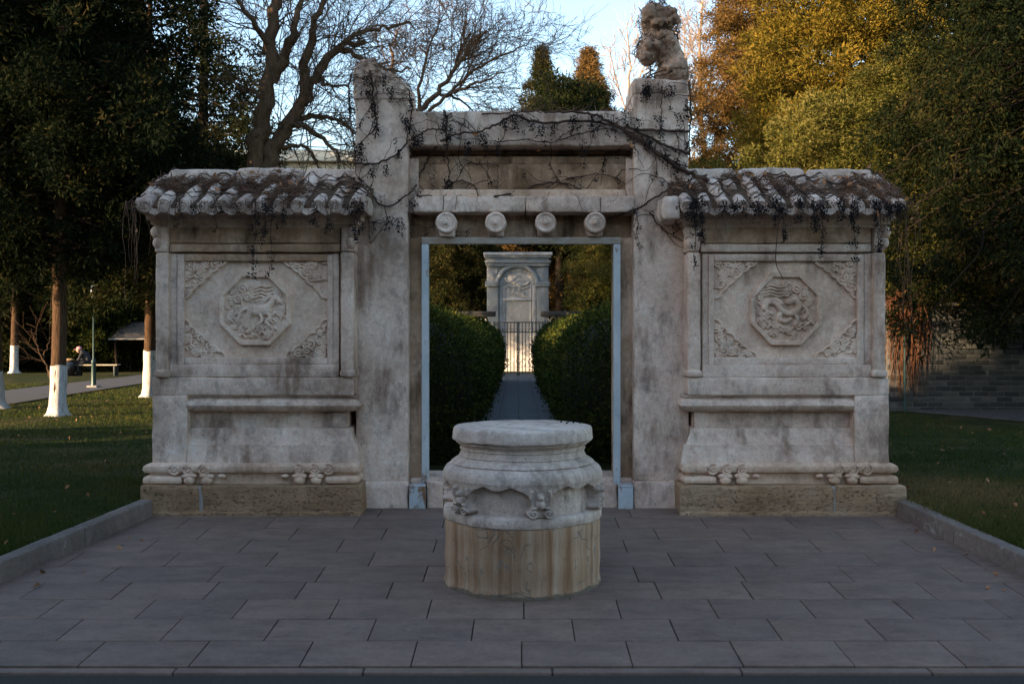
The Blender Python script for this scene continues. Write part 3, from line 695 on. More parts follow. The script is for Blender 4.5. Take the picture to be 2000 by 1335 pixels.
    mb.add(V, [(0, 1, 2), (0, 2, 3), (0, 3, 4)] + [((nx - 1) * pn + a, (nx - 1) * pn + b, (nx - 1) * pn + c) for a, b, c in ((0, 2, 1), (0, 3, 2), (0, 4, 3))], np.stack([i + j, i + pn + j, i + pn + j2, i + j2], -1).reshape(-1, 4))
    roof = put('roof', mb.rough(.006, 6, 3 + sd), 'roof_debris')
    # ridge stones
    rx = np.linspace(ex0 + .03, ex1 - .04, 4)
    for k in range(3):
        mb = MB(); n_ = 10
        mb.rbox(rx[k] + .003, rx[k + 1] - .003, ry - .07, ry + .07, 2.43, 2.545 + .008 * (k % 2), .05, .05, .008, 1.0, 101 + k + sd)
        put('ridge_stone', mb, 'stone_tile', roof, 60)
    # barrel tiles (shared meshes)
    rr = random.Random(12 + sd); al = math.atan2(.29, .62)
    if 'barrel' not in TILE:
        for v in range(4):
            mb = MB(); L = .2; n_ = 12; pts = []
            a = np.linspace(-.12 * math.pi, 1.12 * math.pi, n_)
            for s_, r_ in ((0, .046), (.25, .046), (.8, .042), (1, .036)):
                pts.append(np.stack([r_ * np.cos(a), np.full(n_, s_ * L), r_ * np.sin(a) - .004], -1))
            V = np.concatenate(pts); V += .004 * np.stack([fbm(V * 14 + v * 9, v), fbm(V * 14 + v * 9 + 5, v), fbm(V * 14 + v * 5 + 11, v)], -1)
            idx = np.arange(4 * n_).reshape(4, n_); q = np.stack([idx[:-1, :-1], idx[:-1, 1:], idx[1:, 1:], idx[1:, :-1]], -1).reshape(-1, 4)
            mb.add(V, q=q[:, ::-1]); mb.add(np.concatenate([V[:n_], [[0, 0.004, 0]]]), t=[(n_, k, k + 1) for k in range(n_ - 1)])
            TILE.setdefault('barrel', []).append(mb.mesh('barrel_tile', 50))
        mb = MB(); a = np.arange(18) * 2 * math.pi / 18
        for (r_, y_) in ((.05, .03),): pass
        pr_ = [(.0, .004), (.012, .0), (.018, .006), (.028, .008), (.033, 0.0), (.042, .001), (.045, .008), (.045, .05)]
        V = np.array([[(r_ * math.cos(t), y_, r_ * math.sin(t)) for t in a] for r_, y_ in pr_]).reshape(-1, 3)
        idx = np.arange(len(pr_) * 18).reshape(len(pr_), 18); q = np.stack([idx[:-1], np.roll(idx, -1, 1)[:-1], np.roll(idx, -1, 1)[1:], idx[1:]], -1).reshape(-1, 4)
        V += .002 * np.stack([fbm(V * 40, 3), fbm(V * 40 + 9, 3), fbm(V * 40 + 20, 3)], -1)
        mb.add(V, q=q); TILE['disc'] = mb.mesh('tile_end', 60)
        mb = MB(); n_ = 13; s_ = np.linspace(-1, 1, n_); top = -.012 - .02 * (1 - s_ ** 2); bot = -.042 - .036 * (1 - np.abs(s_) ** 1.5)
        x_ = s_ * .062
        V = np.concatenate([np.stack([x_, 0 * x_, top], -1), np.stack([x_, 0 * x_ - .004, bot], -1), np.stack([x_, 0 * x_ + .022, bot + .004], -1), np.stack([x_, 0 * x_ + .12, top - .006], -1)])
        idx = np.arange(4 * n_).reshape(4, n_); q = np.stack([idx[:-1, :-1], idx[:-1, 1:], idx[1:, 1:], idx[1:, :-1]], -1).reshape(-1, 4)
        mb.add(V, q=q); mb.add(V, q=np.stack([idx[3, :-1], idx[3, 1:], idx[0, 1:], idx[0, :-1]], -1)); TILE['drip'] = mb.mesh('drip_tile', 60)
    nrow = 12; x0_, x1_ = ex0 + .085, ex1 - .07
    for k in range(nrow):
        xx = X(x0_ + (x1_ - x0_) * k / (nrow - 1)); jx = rr.uniform(-.006, .006)
        for s_ in range(3):
            if s_ and rr.random() < .18: continue
            Yt = 6.978 + s_ * .188 + rr.uniform(-.01, .01)
            obj('barrel_tile', rr.choice(TILE['barrel']), M['stone_tile'], roof, loc=(xx + jx + rr.uniform(-.006, .006), Yt, roof_pt(Yt) + .006 + rr.uniform(-.008, .008)), rot=(al + rr.uniform(-.05, .05), rr.uniform(-.2, .2), rr.uniform(-.06, .06)))
        if rr.random() < .85:
            obj('tile_end', TILE['disc'], M['stone_tile'], roof, loc=(xx + jx, 6.964, roof_pt(6.96) + .007), rot=(rr.uniform(-.1, .15), rr.uniform(0, 6), rr.uniform(-.08, .08)))
        if k < nrow - 1:
            obj('drip_tile', TILE['drip'], M['stone_tile'], roof, loc=(X(x0_ + (x1_ - x0_) * (k + .5) / (nrow - 1)), 6.972, roof_pt(6.97) + .022), rot=(rr.uniform(-.1, .1), rr.uniform(-.08, .08), rr.uniform(-.05, .05)))
    # upturned corner tile at the outer end and carved corner block at the inner end
    mb = MB(); mb.rbox(ex0 + .01, ex0 + .085, 6.955, 7.12, 2.15, 2.25, .045, .02, .01, 1.0, 131 + sd); put('corner_tile', mb, 'stone_tile', roof, 60)
    mb = MB(); mb.rbox(ex0 - .004, ex0 + .06, 7.1, 7.58, 0, .06, .03, .04, .008, 1.0, 132 + sd)
    V = mb.V(); V[:, 2] += np.array([roof_pt(y_) for y_ in V[:, 1]]) - .01; mb.setV(V); put('verge_stone', mb, 'stone_tile', roof, 60)
    mb = MB(); mb.rbox(ex1 - .03, ex1 + (.085 if mir else .0), 6.985, 7.36, 2.1 if mir else 2.15, 2.27, .03, .02, .014, 1.2, 133 + sd); put('corner_block', mb, 'stone_tile', roof, 60)
    return root
TILE = {}
screen_wall(-1); screen_wall(1)

# ================================================================== CENTRAL GATEWAY
gate = thing('stone_gateway', 'tall weathered stone gateway with two pillars and a lintel over the open doorway', 'gateway', (XC, 7.6, 0))
YP = 7.38
def gp_(name, mb, mat='stone', smooth=40, parent=None): return obj(name, mb, M[mat], parent or gate, smooth)
gp_('pillar', MB().rbox(PX(694, YP), PX(797, YP), YP, 7.95, .2, 3.06, .014, .06, .006, .9, 201))
pr_ = gp_('pillar', MB().rbox(PX(1238, YP), PX(1345, YP), YP, 7.95, .2, 3.075, .014, .06, .006, .9, 202))
pr_['label'] = 'pillar that carries the worn stone beast'
# broken top of the left pillar
xa, xb = PX(689, YP), PX(799, YP)
mb = MB().rbox(xa, xb, YP - .004, 7.92, 0, 1, .03, .02, .0, 1, 203); V = mb.V()
tx = (V[:, 0] - xa) / (xb - xa) * 110 + 689
zt = np.interp(tx, [689, 692, 700, 710, 730, 738, 757, 778, 799], [3.16, 3.25, 3.29, 3.33, 3.33, 3.27, 3.235, 3.2, 3.13]); z0 = 3.03
V[:, 2] = z0 + V[:, 2] * (zt - z0); mb.setV(V); mb.rough(.028, 9, 4).rough(.01, 30, 5)
gp_('broken_finial', mb, 'stone', 50)
# slab under the beast
gp_('finial_slab', MB().rbox(PX(1237, YP), PX(1346, YP), YP - .004, 7.95, 3.07, 3.185, .03, .03, .014, 1, 204), 'stone')
# worn beast: fused ellipsoids
mb = MB(); YS = 7.66; k_ = YS / F
for (px, py, rx, rz, ry, dy) in [(1310, 150, 38, 20, .17, 0), (1314, 128, 32, 30, .16, 0), (1304, 102, 29, 30, .15, 0), (1263, 106, 24, 24, .12, -.03), (1276, 88, 31, 22, .14, -.02),
        (1287, 70, 32, 17, .13, 0), (1284, 43, 38, 30, .15, 0), (1278, 26, 28, 16, .13, 0), (1302, 30, 22, 16, .12, 0), (1300, 54, 10, 9, .06, -.13), (1286, 53, 8, 8, .05, -.14), (1314, 46, 10, 10, .06, -.11),
        (1313, 31, 9, 9, .06, -.1), (1274, 56, 8, 8, .05, -.13), (1266, 36, 16, 18, .08, -.11), (1262, 98, 8, 10, .05, -.14), (1278, 94, 10, 8, .05, -.13), (1294, 78, 22, 8, .05, -.12), (1303, 88, 18, 8, .05, -.13), (1256, 118, 12, 8, .06, -.1), (1318, 132, 16, 14, .06, -.13), (1300, 140, 14, 8, .06, -.14)]:
    mb.sphere((PX(px, YS), YS + dy, PZ(py, YS)), (rx * k_ * .86, ry * .9, rz * k_), 20, 12)
beast = gp_('stone_beast', mb, 'stone_beast', 180); beast['label'] = 'worn carved beast on top of the pillar'
rm = beast.modifiers.new('remesh', 'REMESH'); rm.mode = 'VOXEL'; rm.voxel_size = .008; rm.use_smooth_shade = True
smo = beast.modifiers.new('smooth', 'SMOOTH'); smo.factor = .5; smo.iterations = 2
tx_ = bpy.data.textures.new('worn_stone', 'CLOUDS'); tx_.noise_scale = .06; dm = beast.modifiers.new('worn', 'DISPLACE'); dm.texture = tx_; dm.strength = .05; dm.texture_coords = 'LOCAL'
tx2 = bpy.data.textures.new('pitted_stone', 'CLOUDS'); tx2.noise_scale = .02; d2 = beast.modifiers.new('pits', 'DISPLACE'); d2.texture = tx2; d2.strength = .018; d2.texture_coords = 'LOCAL'
# lintel, recessed frieze, lower beam
xl, xr = PX(797, YP) - .02, PX(1238, YP) + .02
gp_('lintel', MB().rbox(xl, xr, YP + .012, 7.93, PZ(284, YP), PZ(216, YP), .016, .06, .007, 1, 211))
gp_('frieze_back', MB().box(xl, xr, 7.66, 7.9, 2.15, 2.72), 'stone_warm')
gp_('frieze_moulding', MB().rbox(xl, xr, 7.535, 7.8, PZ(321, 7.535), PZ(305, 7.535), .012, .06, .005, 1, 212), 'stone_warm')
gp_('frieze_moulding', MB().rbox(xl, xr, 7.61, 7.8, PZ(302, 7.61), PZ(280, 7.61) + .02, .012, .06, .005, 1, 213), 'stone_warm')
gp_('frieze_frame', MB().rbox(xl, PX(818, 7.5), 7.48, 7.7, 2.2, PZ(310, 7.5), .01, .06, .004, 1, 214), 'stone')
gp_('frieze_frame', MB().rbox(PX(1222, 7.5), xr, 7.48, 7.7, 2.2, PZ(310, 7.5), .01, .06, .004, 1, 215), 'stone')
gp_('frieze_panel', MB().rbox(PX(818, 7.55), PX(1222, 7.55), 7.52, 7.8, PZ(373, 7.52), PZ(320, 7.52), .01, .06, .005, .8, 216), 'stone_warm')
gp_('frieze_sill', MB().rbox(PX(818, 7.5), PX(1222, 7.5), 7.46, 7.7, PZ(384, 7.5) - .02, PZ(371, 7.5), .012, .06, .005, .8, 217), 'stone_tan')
gp_('beam', MB().rbox(PX(808, 7.36), PX(1026, 7.36), 7.36, 7.8, PZ(414, 7.36), PZ(383, 7.36), .012, .05, .006, 1, 218), 'stone')
gp_('beam', MB().rbox(PX(1027, 7.36), PX(1172, 7.36), 7.357, 7.8, PZ(414, 7.36), PZ(383, 7.36), .012, .05, .006, 1, 219), 'stone')
gp_('beam', MB().rbox(PX(1173, 7.36), PX(1240, 7.36), 7.362, 7.8, PZ(414, 7.36), PZ(383, 7.36), .012, .05, .006, 1, 220), 'stone')
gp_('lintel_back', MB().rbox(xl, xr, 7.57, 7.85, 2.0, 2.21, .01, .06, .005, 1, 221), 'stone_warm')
for k, px in enumerate((871, 968, 1066, 1163)):
    yc = 7.34; xx = PX(px, yc); zz = PZ(434, yc); mb = MB()
    mb.rbox(xx - .062, xx + .062, yc + .05, 7.65, zz - .1, zz + .05, .03, .03, .004, 1, 231 + k)
    cb = gp_('corbel', mb, 'stone')
    mb = MB(); a = np.arange(24) * 2 * math.pi / 24
    prf = [(.0, -.012), (.014, -.012), (.02, -.004), (.024, .004), (.03, .0), (.036, .006), (.056, .008), (.062, .002), (.073, .004), (.079, .018), (.08, .1)]
    V = np.array([[(xx + r_ * math.cos(t) * (1 + .012 * math.cos(5 * t + k)), yc + y_, zz + r_ * math.sin(t)) for t in a] for r_, y_ in prf]).reshape(-1, 3)
    idx = np.arange(len(prf) * 24).reshape(len(prf), 24); q = np.stack([idx[:-1], np.roll(idx, -1, 1)[:-1], np.roll(idx, -1, 1)[1:], idx[1:]], -1).reshape(-1, 4)
    mb.add(V, q=q).rough(.003, 26, k); obj('corbel_disc', mb, M['stone'], cb, 60)
# door jambs, plinths, sill, small stones
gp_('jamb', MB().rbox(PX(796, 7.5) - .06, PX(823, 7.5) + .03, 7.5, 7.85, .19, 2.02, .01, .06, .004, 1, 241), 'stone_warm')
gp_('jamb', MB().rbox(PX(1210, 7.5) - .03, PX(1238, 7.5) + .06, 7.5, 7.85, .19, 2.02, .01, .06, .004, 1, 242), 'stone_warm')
gp_('pillar_plinth', MB().rbox(PX(690, 7.34), PX(797, 7.34), 7.335, 8.0, -.08, .205, .016, .035, .008, 1.2, 243), 'stone_pink')
gp_('pillar_plinth', MB().rbox(PX(1238, 7.34), PX(1345, 7.34), 7.335, 8.0, -.08, .205, .016, .035, .008, 1.2, 244), 'stone_pink')
gp_('sill', MB().rbox(PX(797, 7.34), PX(1238, 7.34), 7.45, 7.9, -.08, .215, .014, .05, .006, 1.2, 245), 'stone_pink')
for k, (a, b, t) in enumerate(((832, 866, 940), (866, 925, 950), (925, 1105, 948), (1105, 1170, 950), (1171, 1207, 945))):
    gp_('sill_stone', MB().rbox(PX(a, 7.36) + .003, PX(b, 7.36) - .003, 7.355 + .015 * (k % 2), 7.448, -.08, PZ(t, 7.36), .016, .03, .01, 1.4, 251 + k), 'stone_pink')

# ------------------------------------------------------------------ steel door frame
fr = thing('steel_door_frame', 'pale blue painted steel frame with rust standing in the stone doorway', 'door frame', (XC, 7.46, 0.2))
yy = 7.43
for a, b in ((823.5, 837), (1198.5, 1212)):
    obj('post', MB().rbox(PX(a, yy), PX(b, yy), yy, yy + .06, .1, PZ(463, yy) - .052, .003, .2, .0008, .3, int(a)), M['blue_steel'], fr)
obj('head_rail', MB().rbox(PX(823.5, yy), PX(1212, yy), yy - .002, yy + .06, PZ(463, yy) - .051, PZ(463, yy), .003, .2, .001, .3, 9), M['head_steel'], fr)
yf = 7.315
for a, b in ((799, 830), (1208, 1237)):
    ft = obj('foot_box', MB().rbox(PX(a, yf), PX(b, yf), yf, yf + .125, -.02, PZ(951, yf), .004, .1, .0015, .5, int(a)), M['blue_steel'], fr)
    obj('foot_lid', MB().rbox(PX(a, yf) - .001, PX(b, yf) + .001, yf - .003, yf + .127, PZ(951, yf), PZ(951, yf) + .012, .003, .1, .001, .5, int(b)), M['blue_steel'], ft)

# ================================================================== STONE DRUM
DX, DY = PX(1020.5, 5.63), 5.63; zg = plaza_z(DY)
drum = thing('stone_drum', 'round carved marble drum pedestal standing on the paving before the doorway', 'pedestal', (DX, DY, zg))
def wob(mb, amp, fr_, sd): return mb.rough(amp, fr_, sd)
mb = MB().lathe([(.0, .778), (.15, .779), (.30, .779), (.37, .778), (.383, .775), (.389, .767), (.392, .745), (.394, .725), (.396, .712), (.392, .705), (.375, .702), (.3, .70)], 120, (DX, DY, 0), False)
obj('cap_slab', wob(mb, .005, 9, 1).rough(.0025, 40, 2), M['stone_drum'], drum, 50)
mb = MB().lathe([(.3, .702), (.378, .701), (.376, .692), (.366, .69), (.362, .68), (.35, .677), (.348, .664), (.354, .661), (.354, .656), (.347, .653), (.349, .636), (.358, .619), (.352, .616), (.366, .609), (.384, .598), (.4, .586), (.404, .58), (.396, .576), (.414, .571), (.432, .558), (.444, .54), (.449, .52), (.45, .505)], 144, (DX, DY, 0), False)
obj('neck', wob(mb, .003, 9, 3), M['stone_drum'], drum, 60)
nt_, nz_ = 600, 120
th = np.arange(nt_) * 2 * math.pi / nt_; zz = np.linspace(.506, .318, nz_); TH, ZZ = np.meshgrid(th, zz, indexing='xy')
front = -math.pi / 2; legs = [front + R(a) for a in (12, 72, 132, 192, 252, 312)]
rap = np.interp(ZZ, [.32, .36, .42, .46, .49, .51], [.437, .438, .438, .441, .446, .45]); ap = np.zeros_like(TH); Hs = np.zeros_like(TH)
for L in legs:
    s_ = (np.mod(TH - L + math.pi, 2 * math.pi) - math.pi) * .44
    t = np.clip((ZZ - .335) / .16, 0, 1)
    wdt = .046 + .03 * np.exp(-((t - .12) / .12) ** 2) + .1 * t ** 6 + .03 * t ** 2
    ap = np.maximum(ap, np.clip((wdt - np.abs(s_)) / .007, 0, 1) * (ZZ > .334))
    U, W = s_, ZZ
    near = np.abs(s_) < .13; Hl = np.zeros_like(TH)
    S = [(spiral(-.038, .358, .03, 1.5, 1.2, 1), .0095, .02), (spiral(.038, .358, .03, 1.5, 1.94, -1), .0095, .02),
         ([(0, .403), (0, .405)], .026, .026), ([(0, .44), (0, .442)], .02, .026), (curve([(-.04, .39), (-.055, .43), (-.048, .47)]), .009, .014), (curve([(.04, .39), (.055, .43), (.048, .47)]), .009, .014)]
    sub = np.where(near); Hn = np.zeros(len(sub[0])); Hn = stamp(Hn, U[sub], W[sub], S); Hs[sub] = np.maximum(Hs[sub], Hn)
ph = np.mod((TH - legs[0]) / R(60), 1.0)
zs = .492 - .026 * np.abs(np.sin(ph * math.pi * 3)) ** .7 + .018 * np.exp(-((ph - .5) / .06) ** 2) * 0 - .02 * (np.abs(ph - .5) * 2) ** 4
ap = np.maximum(ap, np.clip((ZZ - zs) / .006, 0, 1))
PV = np.stack([np.cos(TH).ravel() * .44, np.sin(TH).ravel() * .44, ZZ.ravel()], -1)
RR = .388 + (rap - .388) * ap + 1.5 * Hs * ap + (.003 * fbm(PV * 14, 6) + .0015 * fbm(PV * 45, 8)).reshape(TH.shape)
RR += .006 * np.abs(np.sin(TH * 26)) * (1 - ap) * 0.4
V = np.stack([DX + RR * np.cos(TH), DY + RR * np.sin(TH), ZZ], -1).reshape(-1, 3)
idx = np.arange(nt_ * nz_).reshape(nz_, nt_); q = np.stack([idx[:-1], idx[1:], np.roll(idx, -1, 1)[1:], np.roll(idx, -1, 1)[:-1]], -1).reshape(-1, 4)
obj('carved_band', raw_mesh('carved_band', V, None, q, 180), M['stone_drum'], drum)
mb = MB().lathe([(.38, .335), (.425, .332), (.437, .328), (.443, .32), (.444, .3), (.443, .28), (.438, .272), (.4, .268)], 144, (DX, DY, 0), False)
obj('ring', wob(mb, .006, 10, 9), M['stone_drum'], drum, 60)
mb = MB().lathe([(.432, .29)] + [(.4365 + .002 * math.sin(k), .27 - k * .027) for k in range(13)] + [(.442, -.075), (.446, -.1), (.446, -.16)], 144, (DX, DY, 0), True)
obj('drum_body', wob(mb, .0025, 6, 10), M['drum_body'], drum, 60)

# ================================================================== VEGETATION HELPERS
def leaf_mesh(name, C, D, L, W, tint, mat, rng):
    """one thin triangle or kite per leaf: C base points, D directions, L lengths, W widths, tint 0..1"""
    n = len(C); D = D / (np.linalg.norm(D, axis=1, keepdims=True) + 1e-9)
    r = rng.normal(size=(n, 3)); S = np.cross(D, r); S /= np.linalg.norm(S, axis=1, keepdims=True) + 1e-9
    V = np.empty((n, 3, 3)); V[:, 0] = C - S * (W / 2)[:, None]; V[:, 1] = C + S * (W / 2)[:, None]; V[:, 2] = C + D * L[:, None]
    me = raw_mesh(name, V.reshape(-1, 3), np.arange(3 * n).reshape(n, 3))
    at = me.attributes.new('tint', 'FLOAT', 'FACE'); at.data.foreach_set('value', np.clip(tint, 0, 1).astype(np.float32))
    me.materials.append(mat); return me
def crown_mesh(name, centers, outd, rng, mat, csize=.18, per=40, L=.07, W=.03, droop=0.0, up=.2, spread=.7, tvar=.16, tbias=.45):
    n = len(centers); ct = np.clip(rng.normal(tbias, .2, n) + .25 * fbm(centers * 1.1, 3), 0, 1)
    C = np.repeat(centers, per, 0); O = np.repeat(outd, per, 0); N_ = len(C)
    off = rng.normal(size=(N_, 3)) * csize * np.array([1, 1, .8]); C = C + off
    D = O * .8 + off / csize * .5 + rng.normal(size=(N_, 3)) * spread + np.array([0, 0, up - droop])
    t = np.repeat(ct, per) + rng.normal(0, tvar, N_)
    return leaf_mesh(name, C, D, L * rng.uniform(.6, 1.4, N_), W * rng.uniform(.6, 1.4, N_), t, mat, rng)
def trunk_pts(base, top, rng, wig=.06, n=10):
    t = np.linspace(0, 1, n)[:, None]; P = np.array(base) + (np.array(top) - np.array(base)) * t
    P[1:, :2] += np.cumsum(rng.normal(0, wig, (n - 1, 2)), 0) * .5; return P
PROTO = {}
def make_conifer(name, label, cat, base, H, zb, Rmax, fol, bark, seed, shape='cone', nb=150, step=.28, per=34, csize=.16, L=.08, W=.032, r0=.16, droop=.0, elev=.15, group=None, white=0.0, tbias=.45, thin=0.0, lean=(0, 0), inner=.25, lobe=.42, subs=16, src=None):
    rng = np.random.default_rng(seed); base = np.array(base, float)
    root = thing(name, label, cat, tuple(base), group)
    top = base + np.array([lean[0], lean[1], H]); P = trunk_pts(base, top, rng, .05, 14); tt = np.linspace(0, 1, 14)
    mb = MB(); rad = r0 * (1 - tt) ** .8 + .012; rad[0] = r0 * 1.45; P[1] = P[0] * .94 + P[2] * .06; P[1, 2] = base[2] + .12
    Pd = np.concatenate([P[:1] - [0, 0, .1], P]); mb.tube(Pd, np.concatenate([[r0 * 1.6], rad]), 12)
    cs, ods = [], []; lb = MB()
    for k in range(nb if src is None else 0):
        u = (k + rng.random()) / nb; z = zb + (H * .985 - zb) * u
        if shape == 'cone': Rr = Rmax * (1 - u) ** 1.08 * (.55 + .45 * min(1, u * 6)) + .05
        elif shape == 'round': Rr = Rmax * math.sqrt(max(0.02, 1 - (2 * u - .85) ** 2 / 1.35)) * (1.0 if u < .8 else .9)
        else: Rr = Rmax * (min(1, u * 5 + .35)) * (1 - u ** 3 * .75)
        az = k * 2.39996 + rng.normal(0, .4); ln = Rr * rng.uniform(.62, 1.12)
        s = np.array([np.interp(z / H, tt, P[:, i]) for i in (0, 1)] + [base[2] + z])
        el = elev + rng.normal(0, .15); d = np.array([math.cos(az) * math.cos(el), math.sin(az) * math.cos(el), math.sin(el)])
        m = max(3, int(ln / .35) + 2); tb = np.linspace(0, 1, m)
        B = s + d * ln * tb[:, None]; B[:, 2] -= droop * ln * tb ** 2; B += rng.normal(0, .03 * ln, B.shape) * tb[:, None]
        lb.tube(B, np.maximum(.006, min(.05, r0 * .3) * (1 - u * .7) * (1 - .85 * tb)), 4, False)
        nl = int(ln / .95) + 1; 
        for q_ in range(nl):
            f = 1.0 if q_ == 0 else rng.uniform(.15, .85); rl = lobe * rng.uniform(.65, 1.25) * (.55 + .45 * min(1, ln / 1.2))
            if shape == 'cone': rl *= max(.22, 1 - .85 * u)
            c0 = np.array([np.interp(f, tb, B[:, i]) for i in range(3)]); lat = np.cross(d, [0, 0, 1]); lat /= np.linalg.norm(lat) + 1e-9
            if q_: c0 = c0 + lat * rng.normal(0, .35) * ln * f
            if thin and vnoise(c0[None] * .8, seed)[0] < -1 + 2 * thin: continue
            ns = max(5, int(subs * (rl / lobe) ** 2)); dr = rng.normal(size=(ns, 3)) + d * .6 + np.array([0, 0, .35 - droop]); dr /= np.linalg.norm(dr, axis=1, keepdims=True)
            cs.append(c0 + dr * rl * rng.uniform(.55, 1.05, ns)[:, None] * np.array([1, 1, .8]) - np.array([0, 0, droop * rl]) * rng.random(ns)[:, None]); ods.append(dr + np.array([0, 0, -droop]))
    obj('trunk', mb, bark, root, 60)
    if src is None:
        tag(obj('branches', lb, M['bark_dark'], root, 60), kind='stuff'); cs = np.concatenate(cs); ods = np.concatenate(ods)
        cm = crown_mesh('crown', cs, ods, rng, fol, csize, per, L, W, droop, .15, .7, .16, tbias); obj('crown', cm, None, root); PROTO[seed] = (cm, lb.mesh('branches', 60), base, H, zb, Rmax)
    else:
        cm, bm_, b0, H0, z0, R0 = PROTO[src]; bm_.materials.clear(); bm_.materials.append(M['bark_dark']); sx_ = Rmax / R0
        mt = Matrix.Translation((base[0], base[1], base[2] + zb)) @ Matrix.Rotation(seed * 1.7, 4, 'Z') @ Matrix.Diagonal((sx_, sx_, (H - zb) / (H0 - z0), 1)) @ Matrix.Translation((-b0[0], -b0[1], -b0[2] - z0))
        for nm_, me_ in (('branches', bm_), ('crown', cm)):
            o_ = bpy.data.objects.new(nm_, me_); COL.objects.link(o_); o_.matrix_basis = mt; o_.parent = root; o_.matrix_parent_inverse = wmat(root).inverted()
            if nm_ == 'crown': o_.material_slots[0].link = 'OBJECT'; o_.material_slots[0].material = fol
            else: o_['kind'] = 'stuff'
    if white:
        zz_ = np.linspace(-.06, white, 8); Pw = np.stack([np.interp(base[2] + zz_, Pd[:, 2], Pd[:, 0]), np.interp(base[2] + zz_, Pd[:, 2], Pd[:, 1]), base[2] + zz_], -1)
        rw = np.interp(base[2] + zz_, Pd[:, 2], np.concatenate([[r0 * 1.6], rad])) + .008
        n_ = 20; a = np.arange(n_) * 2 * math.pi / n_; lob = 1 + .05 * np.cos(5 * a + seed) ; fl = 1 + np.exp(-(zz_ / .1)) [:, None] * .35 * (1 + np.cos(4 * a + seed)[None, :]) * .5
        V = np.stack([Pw[:, 0, None] + rw[:, None] * np.cos(a) * lob * fl, Pw[:, 1, None] + rw[:, None] * np.sin(a) * lob * fl, Pw[:, 2, None] + 0 * a], -1).reshape(-1, 3)
        idx = np.arange(8 * n_).reshape(8, n_); q = np.stack([idx[:-1], np.roll(idx, -1, 1)[:-1], np.roll(idx, -1, 1)[1:], idx[1:]], -1).reshape(-1, 4)
        V[-n_:, 2] += .05 * fbm(V[-n_:] * 9, seed); V[:n_ * 7, :2] += 0; wm = MB().add(V, q=q); wm.rough(.014, 11, seed); obj('lime_wash', wm, M['lime'], root, 180)['label'] = 'white lime wash on the foot of the trunk'
    return root
def branch_rec(mb, rng, p, d, ln, r, lev, maxl, up=.12, wig=.22, kids=(4, 6), rmin=.004, sides=(7, 5, 4, 3, 3)):
    m = 6 if lev < 2 else 4; P = [np.array(p, float)]; d = np.array(d, float)
    for k in range(m):
        d = d + rng.normal(0, wig, 3) * .5 + np.array([0, 0, up * .25]); d /= np.linalg.norm(d); P.append(P[-1] + d * ln / m)
    P = np.array(P); rad = np.maximum(rmin, r * np.linspace(1, .35, len(P))); mb.tube(P, rad, sides[min(lev, 4)], False)
    if lev >= maxl: return
    for k in range(rng.integers(kids[0], kids[1] + 1)):
        f = rng.uniform(.25, 1.0); q = np.array([np.interp(f * m, np.arange(m + 1), P[:, i]) for i in range(3)])
        tg = P[min(m, int(f * m) + 1)] - P[int(f * m) if f < 1 else m - 1]; tg /= np.linalg.norm(tg) + 1e-9
        rv = rng.normal(size=3); rv -= tg * (rv @ tg); rv /= np.linalg.norm(rv) + 1e-9; an = rng.uniform(.45, 1.0)
        branch_rec(mb, rng, q, tg * math.cos(an) + rv * math.sin(an), ln * rng.uniform(.4, .68), r * (1 - .55 * f) * .55, lev + 1, maxl, up, wig, kids, rmin, sides)

